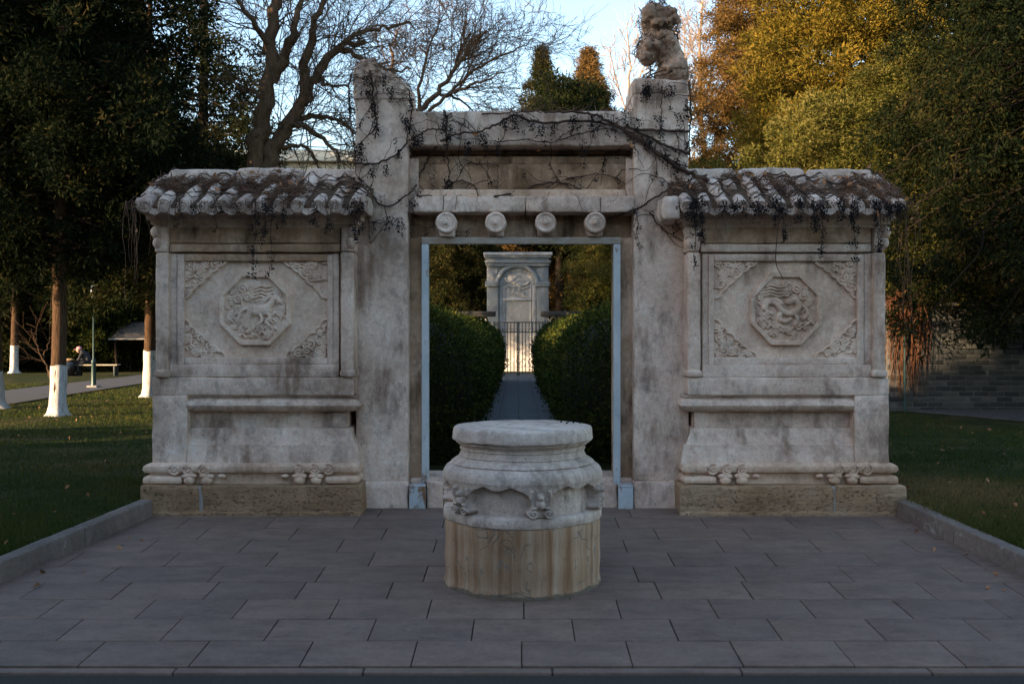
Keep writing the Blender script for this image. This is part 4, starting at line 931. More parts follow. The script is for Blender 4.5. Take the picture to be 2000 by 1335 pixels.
# ------------------------------------------------------------------ clipped hedges behind the doorway
def hedge(side, seed):
    rng = np.random.default_rng(seed)
    nm = 'clipped rounded hedge lining the garden path on the side of the %s pillar' % ('broken-topped' if side < 0 else 'beast-topped')
    root = thing('clipped_hedge', nm, 'hedge', (side * 1.5, 18, 0.0))
    def surf(u, a, k=1.0):    # u along Y, a around the section
        Y = 8.7 + u * (26.5 - 8.7); e = np.sqrt(np.clip(1 - np.clip((9.7 - Y) / 1.0, 0, 1) ** 2, 0.02, 1)) * np.sqrt(np.clip(1 - np.clip((Y - 25.7) / .8, 0, 1) ** 2, 0.02, 1))
        rx, rz = .98 * e * k, .84 * (.35 + .65 * e) * k; cxx = side * (1.42 - .03 * np.sin(Y * 1.3))
        ca, sa = np.cos(a), np.sin(a); p = 2 / 2.5
        x = cxx + rx * np.sign(ca) * np.abs(ca) ** p; z = .72 + rz * np.sign(sa) * np.abs(sa) ** p
        return np.stack([x, Y, np.maximum(z, -.1)], -1)
    uu = np.concatenate([np.linspace(0.012, .08, 14), np.linspace(.1, .985, 36)]); aa = np.arange(24) * 2 * math.pi / 24
    U, A = np.meshgrid(uu, aa, indexing='ij'); V = surf(U.ravel(), A.ravel(), .92); V[:, 1] += .1 * (V[:, 1] < 9.8); V += .05 * np.stack([fbm(V * 2, 1), fbm(V * 2 + 7, 1), fbm(V * 2 + 13, 1)], -1)
    idx = np.arange(50 * 24).reshape(50, 24); q = np.stack([idx[:-1], np.roll(idx, -1, 1)[:-1], np.roll(idx, -1, 1)[1:], idx[1:]], -1).reshape(-1, 4)
    t = [(idx[0, 0], idx[0, k], idx[0, k + 1]) for k in range(1, 23)] + [(idx[-1, 0], idx[-1, k + 1], idx[-1, k]) for k in range(1, 23)]
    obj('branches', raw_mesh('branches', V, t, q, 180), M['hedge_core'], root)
    n = 80000; u = rng.random(n) ** 1.35; a = rng.uniform(-math.pi * .35, math.pi * 1.35, n)
    C = surf(u, a); C0 = surf(u, a, .8); O = C - C0; O /= np.linalg.norm(O, axis=1, keepdims=True) + 1e-9
    C += .05 * np.stack([fbm(C * 2, 1), fbm(C * 2 + 7, 1), fbm(C * 2 + 13, 1)], -1) + rng.normal(0, .03, (n, 3)) + O * (.09 * np.clip(fbm(C * 3.5, 9), -1, 1) + np.maximum(0, rng.normal(-.03, .05, n)))[:, None]
    nf = 22000; rho = np.sqrt(rng.random(nf)); af = rng.uniform(0, 2 * math.pi, nf); p = 2 / 2.5; ca, sa_ = np.cos(af), np.sin(af)
    Cf = np.stack([side * 1.42 + .98 * rho * np.sign(ca) * np.abs(ca) ** p, 9.66 - .98 * np.sqrt(np.clip(1 - rho ** 2.6, 0, 1)), np.maximum(-.05, .72 + .84 * rho * np.sign(sa_) * np.abs(sa_) ** p)], -1)
    Of = Cf - np.array([side * 1.42, 10.0, .6]); Of /= np.linalg.norm(Of, axis=1, keepdims=True)
    Cf += Of * (.03 + .07 * np.clip(fbm(Cf * 3.5, 9), -1, 1))[:, None] + rng.normal(0, .028, (nf, 3)); C = np.concatenate([C, Cf]); O = np.concatenate([O, Of]); u = np.concatenate([u, np.zeros(nf)]); n += nf
    D = O * .7 + rng.normal(size=(n, 3)) * .6 + [0, 0, .25]
    sc_ = .6 + u * .9
    obj('leaves', leaf_mesh('leaves', C, D, .042 * sc_ * rng.uniform(.7, 1.3, n), .032 * sc_ * rng.uniform(.7, 1.3, n), rng.normal(.42, .2, n), M['fol_hedge'], rng), None, root)
hedge(-1, 3); hedge(1, 4)

# ================================================================== GARDEN WALL, IRON GATE AND STELE BEYOND
YG = 28.6
for s_, lab in ((-1, 'low garden wall with a dark cap behind the hedge of the broken-topped pillar side'), (1, 'low garden wall with a dark cap behind the hedge of the beast-topped pillar side')):
    x0, x1 = (PX(903, YG) - 2.5, PX(964, YG)) if s_ < 0 else (PX(1060, YG), PX(1098, YG) + 2.8)
    root = thing('garden_wall', lab, 'low wall', ((x0 + x1) / 2, YG, 0))
    obj('wall_base', MB().rbox(x0, x1, YG - .12, YG + .12, -.1, 1.35, .02, .3, .004, .5, 5), M['stone_stele'], root)
    obj('cap', MB().rbox(x0 - .06, x1 + .06, YG - .17, YG + .17, 1.77, 1.92, .03, .3, .006, .5, 6), M['dark_roof'], root)
    for k in range(int((x1 - x0) / .2)):
        mb = MB(); cx_ = x0 + .1 + k * .2; a = np.linspace(0, 2 * math.pi, 13)
        mb.tube([(cx_ + .095 * math.cos(t), YG, 1.56 + .2 * math.sin(t)) for t in a], .022, 5); obj('lattice_ring', mb, M['stone_stele'], root, 60)
ig = thing('iron_gate', 'dark double-leaf iron bar gate across the garden path', 'gate', (PX(1012, YG), YG, 0.05))
zt_, zb_ = PZ(628, YG), .08
for (a, b) in ((965, 1010.5), (1013.5, 1060)):
    x0, x1 = PX(a, YG), PX(b, YG)
    mb = MB(); 
    for x_ in (x0, x1): mb.rbox(x_ - .02, x_ + .02, YG - .02, YG + .02, zb_, zt_, .003, 1, 0, 0)
    fl_ = obj('leaf_frame', mb, M['iron'], ig)
    for z_ in (zt_ - .02, zb_ + .1, zt_ - .3): obj('rail', MB().rbox(x0 + .02, x1 - .02, YG - .013, YG + .013, z_ - .015, z_ + .015, .003, 1, 0, 0), M['iron'], fl_)
    nb_ = 6
    for k in range(nb_):
        x_ = x0 + (x1 - x0) * (k + 1) / (nb_ + 1); obj('bar', MB().tube([(x_, YG, zb_ + .03), (x_, YG, zt_)], .011, 8), M['iron'], fl_)
    for k in range(nb_ + 1):
        x_ = x0 + (x1 - x0) * (k + .5) / (nb_ + 1); t = np.linspace(0, 2 * math.pi, 13); obj('ring', MB().tube([(x_ + .042 * math.cos(q_), YG - .016, zt_ - .25 + .042 * math.sin(q_)) for q_ in t], .006, 5), M['iron'], fl_)
mb = MB(); xx = PX(1012, YG)
mb.tube([(xx + .05 * math.sin(k * 1.5), YG - .03, 1.0 - .035 * k) for k in range(8)], .016, 6)
obj('chain', mb, M['wood'], ig); obj('padlock', MB().rbox(xx - .03, xx + .03, YG - .06, YG - .02, .68, .76, .008, .05, 0, 0), M['wood'], ig)

YT = 33.0
st = thing('stone_stele', 'tall arched marble stele with carved relief behind the iron gate', 'stele', (PX(1012, YT), YT + .3, 0.0))
def sp_(name, mb, mat='stone_stele', sm_=40): return obj(name, mb, M[mat], st, sm_)
sp_('body', MB().box(PX(952, YT), PX(1072, YT), YT + .2, YT + .8, -.1, PZ(520, YT)), 'stone_stele_blue')
for a, b in ((951, 973), (1049, 1072)):
    sp_('pilaster', MB().rbox(PX(a, YT), PX(b, YT), YT, YT + .3, .0, PZ(560, YT), .015, .2, .004, .8, a), 'stone_stele_blue')
    sp_('capital', MB().rbox(PX(a, YT) - .06, PX(b, YT) + .04, YT - .06, YT + .3, PZ(560, YT), PZ(549, YT), .03, .1, .006, .8, a + 1), 'stone_stele_blue')
    sp_('upper_pilaster', MB().rbox(PX(a, YT), PX(b, YT) - .02, YT + .02, YT + .3, PZ(549, YT), PZ(520, YT), .015, .2, .004, .8, a + 2), 'stone_stele_blue')
for k, (e, ya, yb) in enumerate(((0, 520, 514), (.05, 514, 509), (.0, 509, 504), (.06, 504, 499), (.1, 499, 493))):
    sp_('cornice_course', MB().rbox(PX(950, YT) - e, PX(1073, YT) + e, YT - .05 - e, YT + .9 + e, PZ(ya, YT), PZ(yb, YT) + .001, .02, .2, .005, .8, k), 'stone_stele_blue' if k < 4 else 'stone_stele')
sp_('spandrel', MB().box(PX(972, YT) - .02, PX(1050, YT) + .02, YT + .1, YT + .3, PZ(552, YT), PZ(520, YT)), 'stone_stele')
ac = PX(1011, YT); az_ = PZ(560, YT); ra = (1049 - 973) / 2 * YT / F
t = np.linspace(0, math.pi, 25); sp_('arch', MB().tube([(ac + (ra + .05) * math.cos(q_), YT + .05, az_ + (ra + .06) * math.sin(q_)) for q_ in t], .085, 8), 'stone_stele_blue', 60)
n = 150; GX, GZ = np.meshgrid(np.linspace(-1, 1, n), np.linspace(0, 5.6, 300), indexing='xy')      # unit = ra
zc0 = .1; Zs = lambda v: zc0 + v * ra
top = (az_ - zc0) / ra; inside = np.where(GZ < top, np.abs(GX) < .99, np.hypot(GX, GZ - top) < .99)
dd = np.where(GZ < top, 1 - np.abs(GX), 1 - np.hypot(GX, GZ - top)); H = np.zeros_like(GX); rr = random.Random(3)
S = []
for k in range(60):
    v = .6 + k * .075
    for s_ in (-1, 1):
        if v < top: S.append((spiral(s_ * .86, v, .07, 1.2, rr.uniform(0, 6), s_), .035, .8))
for k in range(16):
    a = math.pi * (k + .5) / 16; S.append((spiral(.86 * math.cos(a), top + .86 * math.sin(a), .07, 1.2, rr.uniform(0, 6)), .035, .8))
b = top - .2
S += [(curve([(-.62, b + .62), (-.45, b + .48), (-.25, b + .56), (.0, b + .78), (.25, b + .74), (.5, b + .6), (.56, b + .42), (.3, b + .3), (.05, b + .36), (-.15, b + .5)]), .09, 1.2), (curve([(-.15, b + .4), (.1, b + .55), (.35, b + .5)]), .08, 1.1), (curve([(-.5, b + .3), (-.25, b + .2), (.0, b + .24), (.3, b + .12), (.55, b + .2)]), .06, .9)]
for k in range(34): S.append((spiral(rr.uniform(-.6, .6), b + rr.uniform(-.35, .95), .085, 1.3, rr.uniform(0, 6), rr.choice([-1, 1])), .03, .6))
S += [([(-.68, b - .46), (.68, b - .46)], .07, 1.2), (curve([(.68 * math.cos(q_), top + .68 * math.sin(q_)) for q_ in np.linspace(0, math.pi, 12)]), .03, .8), ([(-.68, .6), (-.68, top)], .03, .8), ([(.68, .6), (.68, top)], .03, .8)]
for k in range(24): S.append((spiral(rr.uniform(-.7, .7), rr.uniform(.12, .5), .1, 1.3, rr.uniform(0, 6)), .04, .7))
H = stamp(H, GX, GZ, S) * .05 + .02 * sstep(.26, .28, dd) * 0 - .02 * (dd > .27)
sp_('relief_panel', relief_mesh('relief_panel', ac + GX * ra, Zs(GZ), H, inside, YT + .12), 'stone_stele')
sp_('panel_back', MB().box(ac - ra, ac + ra, YT + .16, YT + .25, 0, az_ + .1), 'stone_stele')
sp_('step', MB().rbox(PX(940, YT), PX(1084, YT), YT - .3, YT + 1.0, -.1, .18, .02, .2, .005, .8, 4), 'stone_stele')

# ================================================================== TREES IN VIEW
def gz(X, Y): return float(lawn_z(X, Y))
def at(px, Y): X = PX(px, Y); return (X, Y, gz(X, Y) - .02)
EV = 'evergreen trees around the lawns'
C_ = make_conifer
def T_(px, Y): return at(px, Y)
dp = M['fol_shaded']
dk, gd, gn, br = M['fol_dark'], M['fol_gold'], M['fol_green'], M['fol_brown']
kw = dict(group=EV)
# left side: conifers, some with lime washed trunks
def tree(nm, lab, px, Y, H, zb, Rm, fol, seed, shape='col', nb=120, size=1.0, r0=.16, droop=.1, elev=.15, white=0, tb=.45, thin=0, bark='bark_dark', per=26, subs=14, lobe=.42, src=None):
    size *= 1.0
    return C_(nm, lab, 'tree', T_(px, Y), H, zb, Rm, fol, M[bark], seed, shape, nb, .3, per, .085 * size, .085 * size, .036 * size, r0, droop, elev, EV, white, tb, thin, lobe=lobe * size ** .5, subs=subs, src=src)
# each crown is grown once; trees of a kind share crown meshes, turned and scaled
tree('cypress_tree', 'tall conifer whose lime-washed foot is half hidden by the end of the carved wall', 291, 22.5, 12.5, 2.5, 2.6, dk, 12, 'cone', 190, 1.3, .125, .3, .1, 1.05, .5, .3, 'bark')
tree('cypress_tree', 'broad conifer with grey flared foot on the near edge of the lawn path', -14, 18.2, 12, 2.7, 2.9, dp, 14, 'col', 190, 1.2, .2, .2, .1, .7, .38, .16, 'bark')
tree('juniper_tree', 'large golden juniper above the tiled roof beside the beast-topped pillar', 1645, 22.5, 12.6, .8, 2.3, gd, 22, 'col', 400, .95, .16, .05, .4, 0, .55, 0, subs=14)
tree('juniper_tree', 'green juniper with pale flecked tips leaning on the golden one', 1500, 25.5, 7.6, .4, 2.2, gn, 23, 'cone', 240, .95, .14, .05, .35, 0, .5, 0, subs=14)
tree('juniper_tree', 'golden-green juniper just behind the tiled roof nearest the brick wall', 1610, 19.5, 5.9, .3, 1.6, gn, 25, 'round', 190, .85, .12, .05, .35, 0, .65, 0, subs=14)
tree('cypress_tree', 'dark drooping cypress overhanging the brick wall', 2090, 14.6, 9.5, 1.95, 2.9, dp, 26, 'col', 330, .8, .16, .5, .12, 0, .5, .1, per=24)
tree('spruce_tree', 'dark pointed spruce far behind the lintel', 1053, 45, 14.3, 1, 5.0, dk, 31, 'cone', 420, 1.4, .2, .15, .15, 0, .72, 0, lobe=.36)
tree('cypress_tree', 'slender dark trunk tree just beside the stele', 1092, 38, 11, 4.2, 1.8, dk, 35, 'col', 110, 1.6, .2, .1, .2, 0, .4, .1)
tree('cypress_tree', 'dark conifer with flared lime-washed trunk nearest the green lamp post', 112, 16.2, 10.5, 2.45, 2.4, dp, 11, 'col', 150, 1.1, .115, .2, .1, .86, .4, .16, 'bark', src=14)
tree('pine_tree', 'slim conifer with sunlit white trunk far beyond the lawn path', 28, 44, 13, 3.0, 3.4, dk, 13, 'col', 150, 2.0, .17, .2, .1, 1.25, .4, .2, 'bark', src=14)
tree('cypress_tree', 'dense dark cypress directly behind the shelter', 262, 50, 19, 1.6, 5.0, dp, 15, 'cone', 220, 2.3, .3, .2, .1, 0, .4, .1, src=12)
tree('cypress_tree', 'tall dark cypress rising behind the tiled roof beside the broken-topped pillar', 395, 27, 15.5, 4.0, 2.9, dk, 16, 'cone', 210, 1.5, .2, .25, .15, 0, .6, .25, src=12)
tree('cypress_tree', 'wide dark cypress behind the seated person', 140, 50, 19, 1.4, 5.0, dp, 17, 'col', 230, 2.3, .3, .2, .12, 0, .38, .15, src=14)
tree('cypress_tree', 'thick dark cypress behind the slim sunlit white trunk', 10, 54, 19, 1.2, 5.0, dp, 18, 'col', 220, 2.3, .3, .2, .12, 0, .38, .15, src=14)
tree('juniper_tree', 'brown-orange cypress behind the pillar with the stone beast', 1478, 31, 12.8, 1.0, 2.4, br, 21, 'col', 300, 1.2, .18, .05, .35, 0, .5, .06, src=22)
tree('juniper_tree', 'low green juniper behind the beast-topped pillar', 1385, 24, 5.3, .2, 1.4, gn, 24, 'round', 150, .95, .1, .05, .35, 0, .55, src=25)
tree('juniper_tree', 'olive juniper behind the lit end of the brick wall', 1800, 18.4, 6.6, .5, 2.0, gn, 27, 'col', 240, .9, .14, .15, .3, 0, .08, 0, subs=14, src=22)
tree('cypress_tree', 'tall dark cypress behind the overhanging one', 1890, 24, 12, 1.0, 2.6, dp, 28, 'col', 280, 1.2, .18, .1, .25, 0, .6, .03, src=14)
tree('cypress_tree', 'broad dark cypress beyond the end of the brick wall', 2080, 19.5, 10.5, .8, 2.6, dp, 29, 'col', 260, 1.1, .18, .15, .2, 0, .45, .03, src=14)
tree('spruce_tree', 'golden brown spruce far behind the lintel next to the dark one', 1157, 42, 13.4, 1, 5.2, br, 32, 'cone', 260, 1.6, .2, .1, .2, 0, .45, 0, lobe=.36, src=31)
tree('juniper_tree', 'golden juniper behind a hedge, seen through the doorway', 1195, 30.5, 5.2, .3, 1.35, gn, 33, 'round', 150, 1.1, .1, .05, .3, 0, .6, src=25)
tree('cypress_tree', 'dark evergreen behind a hedge, seen through the doorway', 872, 37, 6.6, .3, 1.7, dk, 34, 'round', 170, 1.2, .12, .1, .3, 0, .6, .08, src=25)
tree('cypress_tree', 'thicker dark trunk tree between the slender one and the golden juniper', 1126, 41, 11.5, 4.4, 1.8, dk, 36, 'col', 110, 1.6, .24, .1, .2, 0, .4, .1, src=35)
# wood behind everything: copies of two trees
wa = C_('evergreen_tree', 'dark evergreen in the wood closing the park behind', 'tree', (-7.0, 52, -.3), 9.0, .2, 2.9, dk, M['bark_dark'], 41, 'round', 150, .6, 26, .2, .2, .085, .22, .05, .3, 'evergreens in the wood behind', 0, .5, 0, lobe=.62)
wb = C_('evergreen_tree', 'dark evergreen in the wood closing the park behind', 'tree', (6.0, 54, -.3), 9.5, .2, 3.0, gn, M['bark_dark'], 42, 'round', 150, .6, 26, .2, .2, .085, .22, .05, .3, 'evergreens in the wood behind', 0, .1, 0, lobe=.62)
rs = random.Random(5)
for k, (x, y, s) in enumerate([(-1.5, 50, .95), (2.2, 49, .9), (-4.5, 47, .8), (10, 52, 1.1), (14.5, 50, 1.15), (19, 52, 1.2), (24, 48, 1.3), (30, 52, 1.4), (-12, 55, 1.0), (-17, 52, 1.05), (-22, 55, 1.2), (-27, 50, 1.2), (-33, 54, 1.4), (-20, 62, 1.3), (-29, 62, 1.4), (-40, 50, 1.4), (12, 38, .9), (17, 36, 1.0), (22, 34, 1.1), (38, 46, 1.3), (3.8, 44, .72), (-3.2, 41, .62), (-19.5, 47, .75), (-24, 46, .8)]):
    copy_tree(wa if k % 2 else wb, (x, y, gz(x, y) - .05), rs.uniform(0, 6), s)
# unseen evergreens added left of the camera, placed and sized to shade the court
sa = C_('shade_cypress', 'tall dense cypress added out of view to shade the court', 'tree', (-10, -5.75, -.15), 9.4, .15, 1.75, dk, M['bark_dark'], 43, 'col', 260, .34, 28, .15, .15, .075, .2, .05, .25, 'unseen cypresses added to shade the court', 0, .5, 0, lobe=.5)
rs = random.Random(9); k = 0
for u in (-7, -4.8, -2.6, -.4, 1.8, 4.0, 6.2, 8.1, 9.5, 11.8, 13.5):
    for row in (0, 1):
        x, y = -.5 * (u + row * 1.1) - .866 * (11.5 + row * 2.6), .866 * (u + row * 1.1) - .5 * (11.5 + row * 2.6)
        if k == 0: sa.location = (x, y, -.15); sa.scale = (.86, .86, .86)
        else: copy_tree(sa, (x, y, -.15), rs.uniform(0, 6), rs.uniform(.8, .93) if u + row * 1.1 < 9.55 else rs.uniform(.38, .45))
        k += 1

for k, (x, y, s_) in enumerate([(-6.5, -11.5, 1.0), (-3, -12.5, 1.1), (.5, -12, 1.05), (4, -13, 1.15), (7.5, -12, 1.1), (11, -11.5, 1.15), (14.5, -9, 1.1), (17, -5.5, 1.15), (-1.2, -15, 1.2), (2.5, -15.5, 1.2), (6, -15.5, 1.2), (9.6, -15, 1.2)]):  # unseen trees added behind the camera to block low sky light
    copy_tree(sa, (x, y, -.15), rs.uniform(0, 6), s_ * .55)
# ------------------------------------------------------------------ bare trees
def bare_tree(name, label, limbs, Y, r0, seed, mat, maxl, extra, up=.1, kids=(4, 6), rmin=.006, fall=.62):
    rng = np.random.default_rng(seed); mb = MB(); b = limbs[0][0]
    root = thing(name, label, 'bare tree', (PX(b[0], Y), Y, -.2), 'bare winter trees')
    for li, (pts, ra, rb) in enumerate([(l[:-2], l[-2], l[-1]) for l in limbs]):
        dz = rng.uniform(-1.2, 1.2) * (li > 1)
        P = np.array([(PX(x, Y), Y + dz * i / max(1, len(pts) - 1), PZ(y, Y)) for i, (x, y) in enumerate(pts)])
        C = np.array(curve([tuple(p) for p in P], 5)); 
        C[1:] += rng.normal(0, .03, C[1:].shape); rad = np.linspace(ra, rb, len(C)); mb.tube(C, rad, 9, True)
        n = int(len(C) * extra)
        for k in range(n):
            f = rng.uniform(.15 if li else .45, 1.0) * (len(C) - 1); i = min(int(f), len(C) - 2); q = C[i] + (C[i + 1] - C[i]) * (f - i)
            tg = C[i + 1] - C[i]; tg /= np.linalg.norm(tg); rv = rng.normal(size=3) * [1, .8, 1]; rv -= tg * (rv @ tg); rv /= np.linalg.norm(rv); an = rng.uniform(.4, 1.0)
            rr_ = np.interp(f, [0, len(C) - 1], [ra, rb])
            branch_rec(mb, rng, q, tg * math.cos(an) + rv * math.sin(an), rng.uniform(.7, 1.8) * fall * 1.6, min(rr_ * .32, .015), 1, maxl, up, .28, kids, rmin)
    obj('trunk_and_branches', mb, mat, root, 60)
    return root
bare_tree('bare_tree', 'big bare twin-trunk tree with spreading crooked limbs before the cream building', [
    [(497, 700), (495, 330), (510, 250), (522, 180), (530, 90), (535, -10), (540, -90), .21, .09],
    [(515, 560), (525, 330), (548, 270), (590, 200), (622, 140), (660, 95), (712, 85), .19, .05],
    [(530, 160), (560, 110), (585, 60), (600, -20), .13, .04], [(590, 200), (608, 120), (630, 60), (668, 0), .12, .035],
    [(520, 330), (560, 245), (610, 225), (660, 232), (700, 260), .08, .02], [(570, 240), (620, 260), (650, 290), (675, 325), .07, .02], [(548, 285), (590, 285), (610, 310), .05, .02],
    [(655, 98), (690, 60), (740, 40), (800, 30), .07, .02], [(660, 95), (700, 110), (745, 130), (800, 125), .06, .015], [(525, 210), (480, 170), (440, 160), .06, .02], [(530, 90), (500, 50), (470, 0), .07, .03], [(622, 140), (640, 170), (690, 180), .05, .015]],
    20, .3, 51, M['bark_bare'], 3, 1.05, .02, (3, 6), .0042)
bare_tree('bare_tree', 'bare tree with fine upswept branches behind the lintel', [
    [(800, 620), (815, 250), (850, 190), (885, 140), (915, 95), (950, 60), .09, .02], [(825, 230), (880, 180), (940, 130), (1000, 100), (1045, 75), .05, .01], [(820, 230), (820, 160), (840, 90), (870, 20), .05, .012],
    [(885, 140), (900, 80), (905, 20), .05, .015], [(880, 180), (930, 175), (985, 165), .05, .012], [(815, 250), (780, 180), (760, 110), (770, 40), .07, .02], [(860, 185), (900, 190), (935, 210), .04, .012]],
    24, .12, 52, M['bark_bare'], 3, 1.3, .12, (3, 6), .0048)
bare_tree('bare_tree', 'pale bare poplar beside the golden spruce', [[(1232, 640), (1230, 250), (1228, 130), (1224, 40), .1, .02], [(1230, 250), (1205, 160), (1190, 90), .05, .015], [(1230, 230), (1250, 150), (1262, 80), .05, .015]], 46, .1, 53, M['bark_pale'], 2, 1.2, .3, (3, 4), .012)
bare_tree('bare_tree', 'pale bare tree between the stone beast and the brown cypress', [[(1375, 640), (1372, 250), (1365, 120), (1372, 0), .12, .03], [(1372, 250), (1345, 160), (1335, 60), .06, .015], [(1370, 230), (1395, 130), (1410, 20), .06, .015], [(1370, 280), (1400, 200), (1430, 150), .06, .015]], 36, .12, 54, M['bark_pale'], 3, 1.3, .3, (3, 4), .009)

# ================================================================== VINES
def walk_tube(mb, pts, r0, r1, n=5, jit=.006, rng=None):
    C = np.array(curve(pts, 6)); C[1:-1] += rng.normal(0, jit, C[1:-1].shape); mb.tube(C, np.linspace(r0, r1, len(C)), n, False); return C
def berry_cluster(mb, rng, c, ln=.09, w=.022, n=26, r=.0048):
    """hanging bunch of tiny dark berries on stalks"""
    O = np.array([(1, 0, 0), (-1, 0, 0), (0, 1, 0), (0, -1, 0), (0, 0, 1), (0, 0, -1)], float); Tt = np.array([(0, 2, 4), (2, 1, 4), (1, 3, 4), (3, 0, 4), (2, 0, 5), (1, 2, 5), (3, 1, 5), (0, 3, 5)])
    t = rng.random(n); P = np.array(c) + np.stack([rng.normal(0, w, n) * (1 - .4 * t), -np.abs(rng.normal(0, w * .5, n)), -t * ln], -1)
    V = (P[:, None, :] + O[None] * (r * rng.uniform(.7, 1.3, n))[:, None, None]).reshape(-1, 3)
    mb.add(V, (Tt[None] + (np.arange(n) * 6)[:, None, None]).reshape(-1, 3))
def leaf_bits(mb, rng, P, s=.02):
    for p in P:
        d = rng.normal(size=3); d /= np.linalg.norm(d); e = np.cross(d, rng.normal(size=3)); e /= np.linalg.norm(e); k = s * rng.uniform(.6, 1.5)
        f = np.cross(d, e); mb.add([p - d * k, p + e * k * .6 + f * k * .25, p + d * k, p - e * k * .6 + f * k * .25], t=[(0, 1, 2), (0, 2, 3)])
def finish_vine(root, stems, twigs, berries, leaves, tw=None):
    if stems.n: obj('stem', stems, M['vine'], root, 60)
    if twigs.n: tag(obj('twigs', twigs, tw or M['twig'], root, 60), kind='stuff')
    if berries.n: tag(obj('berries', berries, M['berry'], root), kind='stuff')
    if leaves.n: tag(obj('dry_leaves', leaves, M['dry_leaf'], root), kind='stuff')
Z3 = lambda x, y: (660 + x * .36, y * .36)
def face_y(px, py):   # depth of the gateway surface under a photo pixel of the front
    if py < 150 and px > 1200: return 7.5
    if 800 < px < 1236 and 286 < py < 382: return 7.505
    if 808 < px < 1240 and 382 < py < 414: return 7.35
    if 797 < px < 1238 and py >= 414: return 7.5
    return 7.362
def gpt(x, y):
    px, py = Z3(x, y); Y = face_y(px, py) - .012; return (PX(px, Y), Y, PZ(py, Y))
rng = np.random.default_rng(77)
vr = thing('climbing_vine', 'leafless vine with dark berry bunches crossing the lintel and both gate pillars', 'vine', (XC, 7.35, 2.0))
ST, TW, BE, LE = MB(), MB(), MB(), MB()
mains = [([(2010, 985), (1880, 920), (1760, 850), (1650, 760), (1560, 710), (1450, 650), (1380, 620), (1250, 606), (1120, 612)], .0135, .006),
 ([(1905, 712), (1780, 712), (1640, 705), (1500, 682), (1330, 655), (1130, 665), (1040, 655), (960, 625), (880, 665), (780, 710), (600, 742), (500, 840), (470, 900), (440, 965)], .009, .005),
 ([(575, 600), (590, 660), (588, 740), (600, 900), (600, 1010)], .006, .003), ([(400, 760), (430, 740), (500, 702), (570, 706), (600, 742)], .006, .004),
 ([(430, 1062), (540, 1056), (640, 985), (730, 1000), (765, 1062)], .006, .003), ([(850, 1066), (970, 1045), (1100, 1000), (1230, 990), (1300, 1020), (1370, 1052)], .007, .003), ([(1235, 975), (1300, 960), (1400, 945), (1500, 965), (1560, 1000)], .004, .002),
 ([(85, 890), (200, 886), (300, 850), (360, 790), (400, 745)], .007, .004), ([(175, 380), (190, 500), (200, 600), (205, 690), (150, 745), (110, 800)], .007, .003), ([(110, 960), (200, 1080), (280, 1120), (380, 1050), (430, 1000)], .007, .004),
 ([(1905, 832), (1790, 795), (1680, 740), (1600, 700)], .009, .006), ([(1450, 1190), (1620, 1130), (1740, 1060), (1830, 1000), (1905, 985)], .007, .004), ([(1690, 1150), (1760, 1240), (1880, 1310)], .005, .002), ([(1760, 470), (1757, 560), (1755, 690)], .004, .002),
 ([(860, 770), (1000, 760), (1160, 770), (1250, 720), (1330, 680)], .004, .002), ([(1200, 760), (1400, 705), (1560, 700)], .004, .002), ([(620, 650), (680, 680), (740, 720), (800, 760)], .004, .002), ([(780, 620), (900, 612), (1000, 606), (1150, 604)], .005, .003),
 ([(1560, 720), (1700, 800), (1800, 870), (1900, 905)], .008, .004), ([(810, 870), (815, 960), (820, 1050)], .002, .0015), ([(870, 880), (866, 980), (860, 1040)], .002, .0015), ([(130, 1000), (160, 1150), (175, 1320)], .003, .002), ([(1830, 700), (1850, 800), (1840, 900)], .003, .002),
 ([(70, 400), (62, 520), (70, 650), (90, 800), (95, 900)], .006, .003), ([(380, 480), (400, 600), (385, 700), (370, 760)], .005, .003), ([(1905, 440), (1915, 600), (1905, 750), (1915, 900)], .006, .003), ([(380, 1150), (385, 1230), (400, 1290)], .003, .002)]
MAINC = []
for pts, a, b in mains:
    C = walk_tube(ST, [gpt(*p) for p in pts], a * 1.3, b * 1.3, 6, .004, rng); MAINC.append(C)
    for k in range(int(len(C) * .55)):
        i = rng.integers(0, len(C) - 1); d = rng.normal(size=3) * [1, .15, .8]; d /= np.linalg.norm(d); ln = rng.uniform(.03, .13)
        q = C[i] + d * ln; q[1] = C[i][1] - abs(rng.normal(0, .006)); m_ = (C[i] + q) / 2 + rng.normal(0, .01, 3) * [1, .2, 1]; TW.tube([C[i], m_, q], [.0018, .0015, .001], 3, False)
        if rng.random() < .22: berry_cluster(BE, rng, q, rng.uniform(.03, .07), .012, int(rng.uniform(6, 14)))
for k in range(75):        # thinner side shoots creeping over the stone, each with its own bunches
    C = MAINC[rng.integers(0, len(MAINC))]; p = C[rng.integers(0, len(C))].copy(); a = rng.uniform(0, 6.28); pts = [p.copy()]
    for j in range(rng.integers(5, 14)):
        p = p + .045 * np.array([math.cos(a), 0, math.sin(a)]); a += rng.normal(0, .45)
        px_, py_ = CX + p[0] / p[1] * F, HY - (p[2] - CAMZ) / p[1] * F
        inside = (692 < px_ < 800 and 130 < py_ < 700) or (795 < px_ < 1240 and 218 < py_ < 455) or (1238 < px_ < 1346 and 150 < py_ < 560)
        if not inside: break
        yn = face_y(px_, py_) - .012
        if abs(yn - p[1]) > .05 and len(pts) < 2: break
        p[1] = yn; pts.append(p.copy())
        if rng.random() < .16: berry_cluster(BE, rng, p, rng.uniform(.03, .08), .013, int(rng.uniform(8, 18)), .005)
    if len(pts) > 3: ST.tube(pts, np.linspace(.0036, .0014, len(pts)), 4, False)
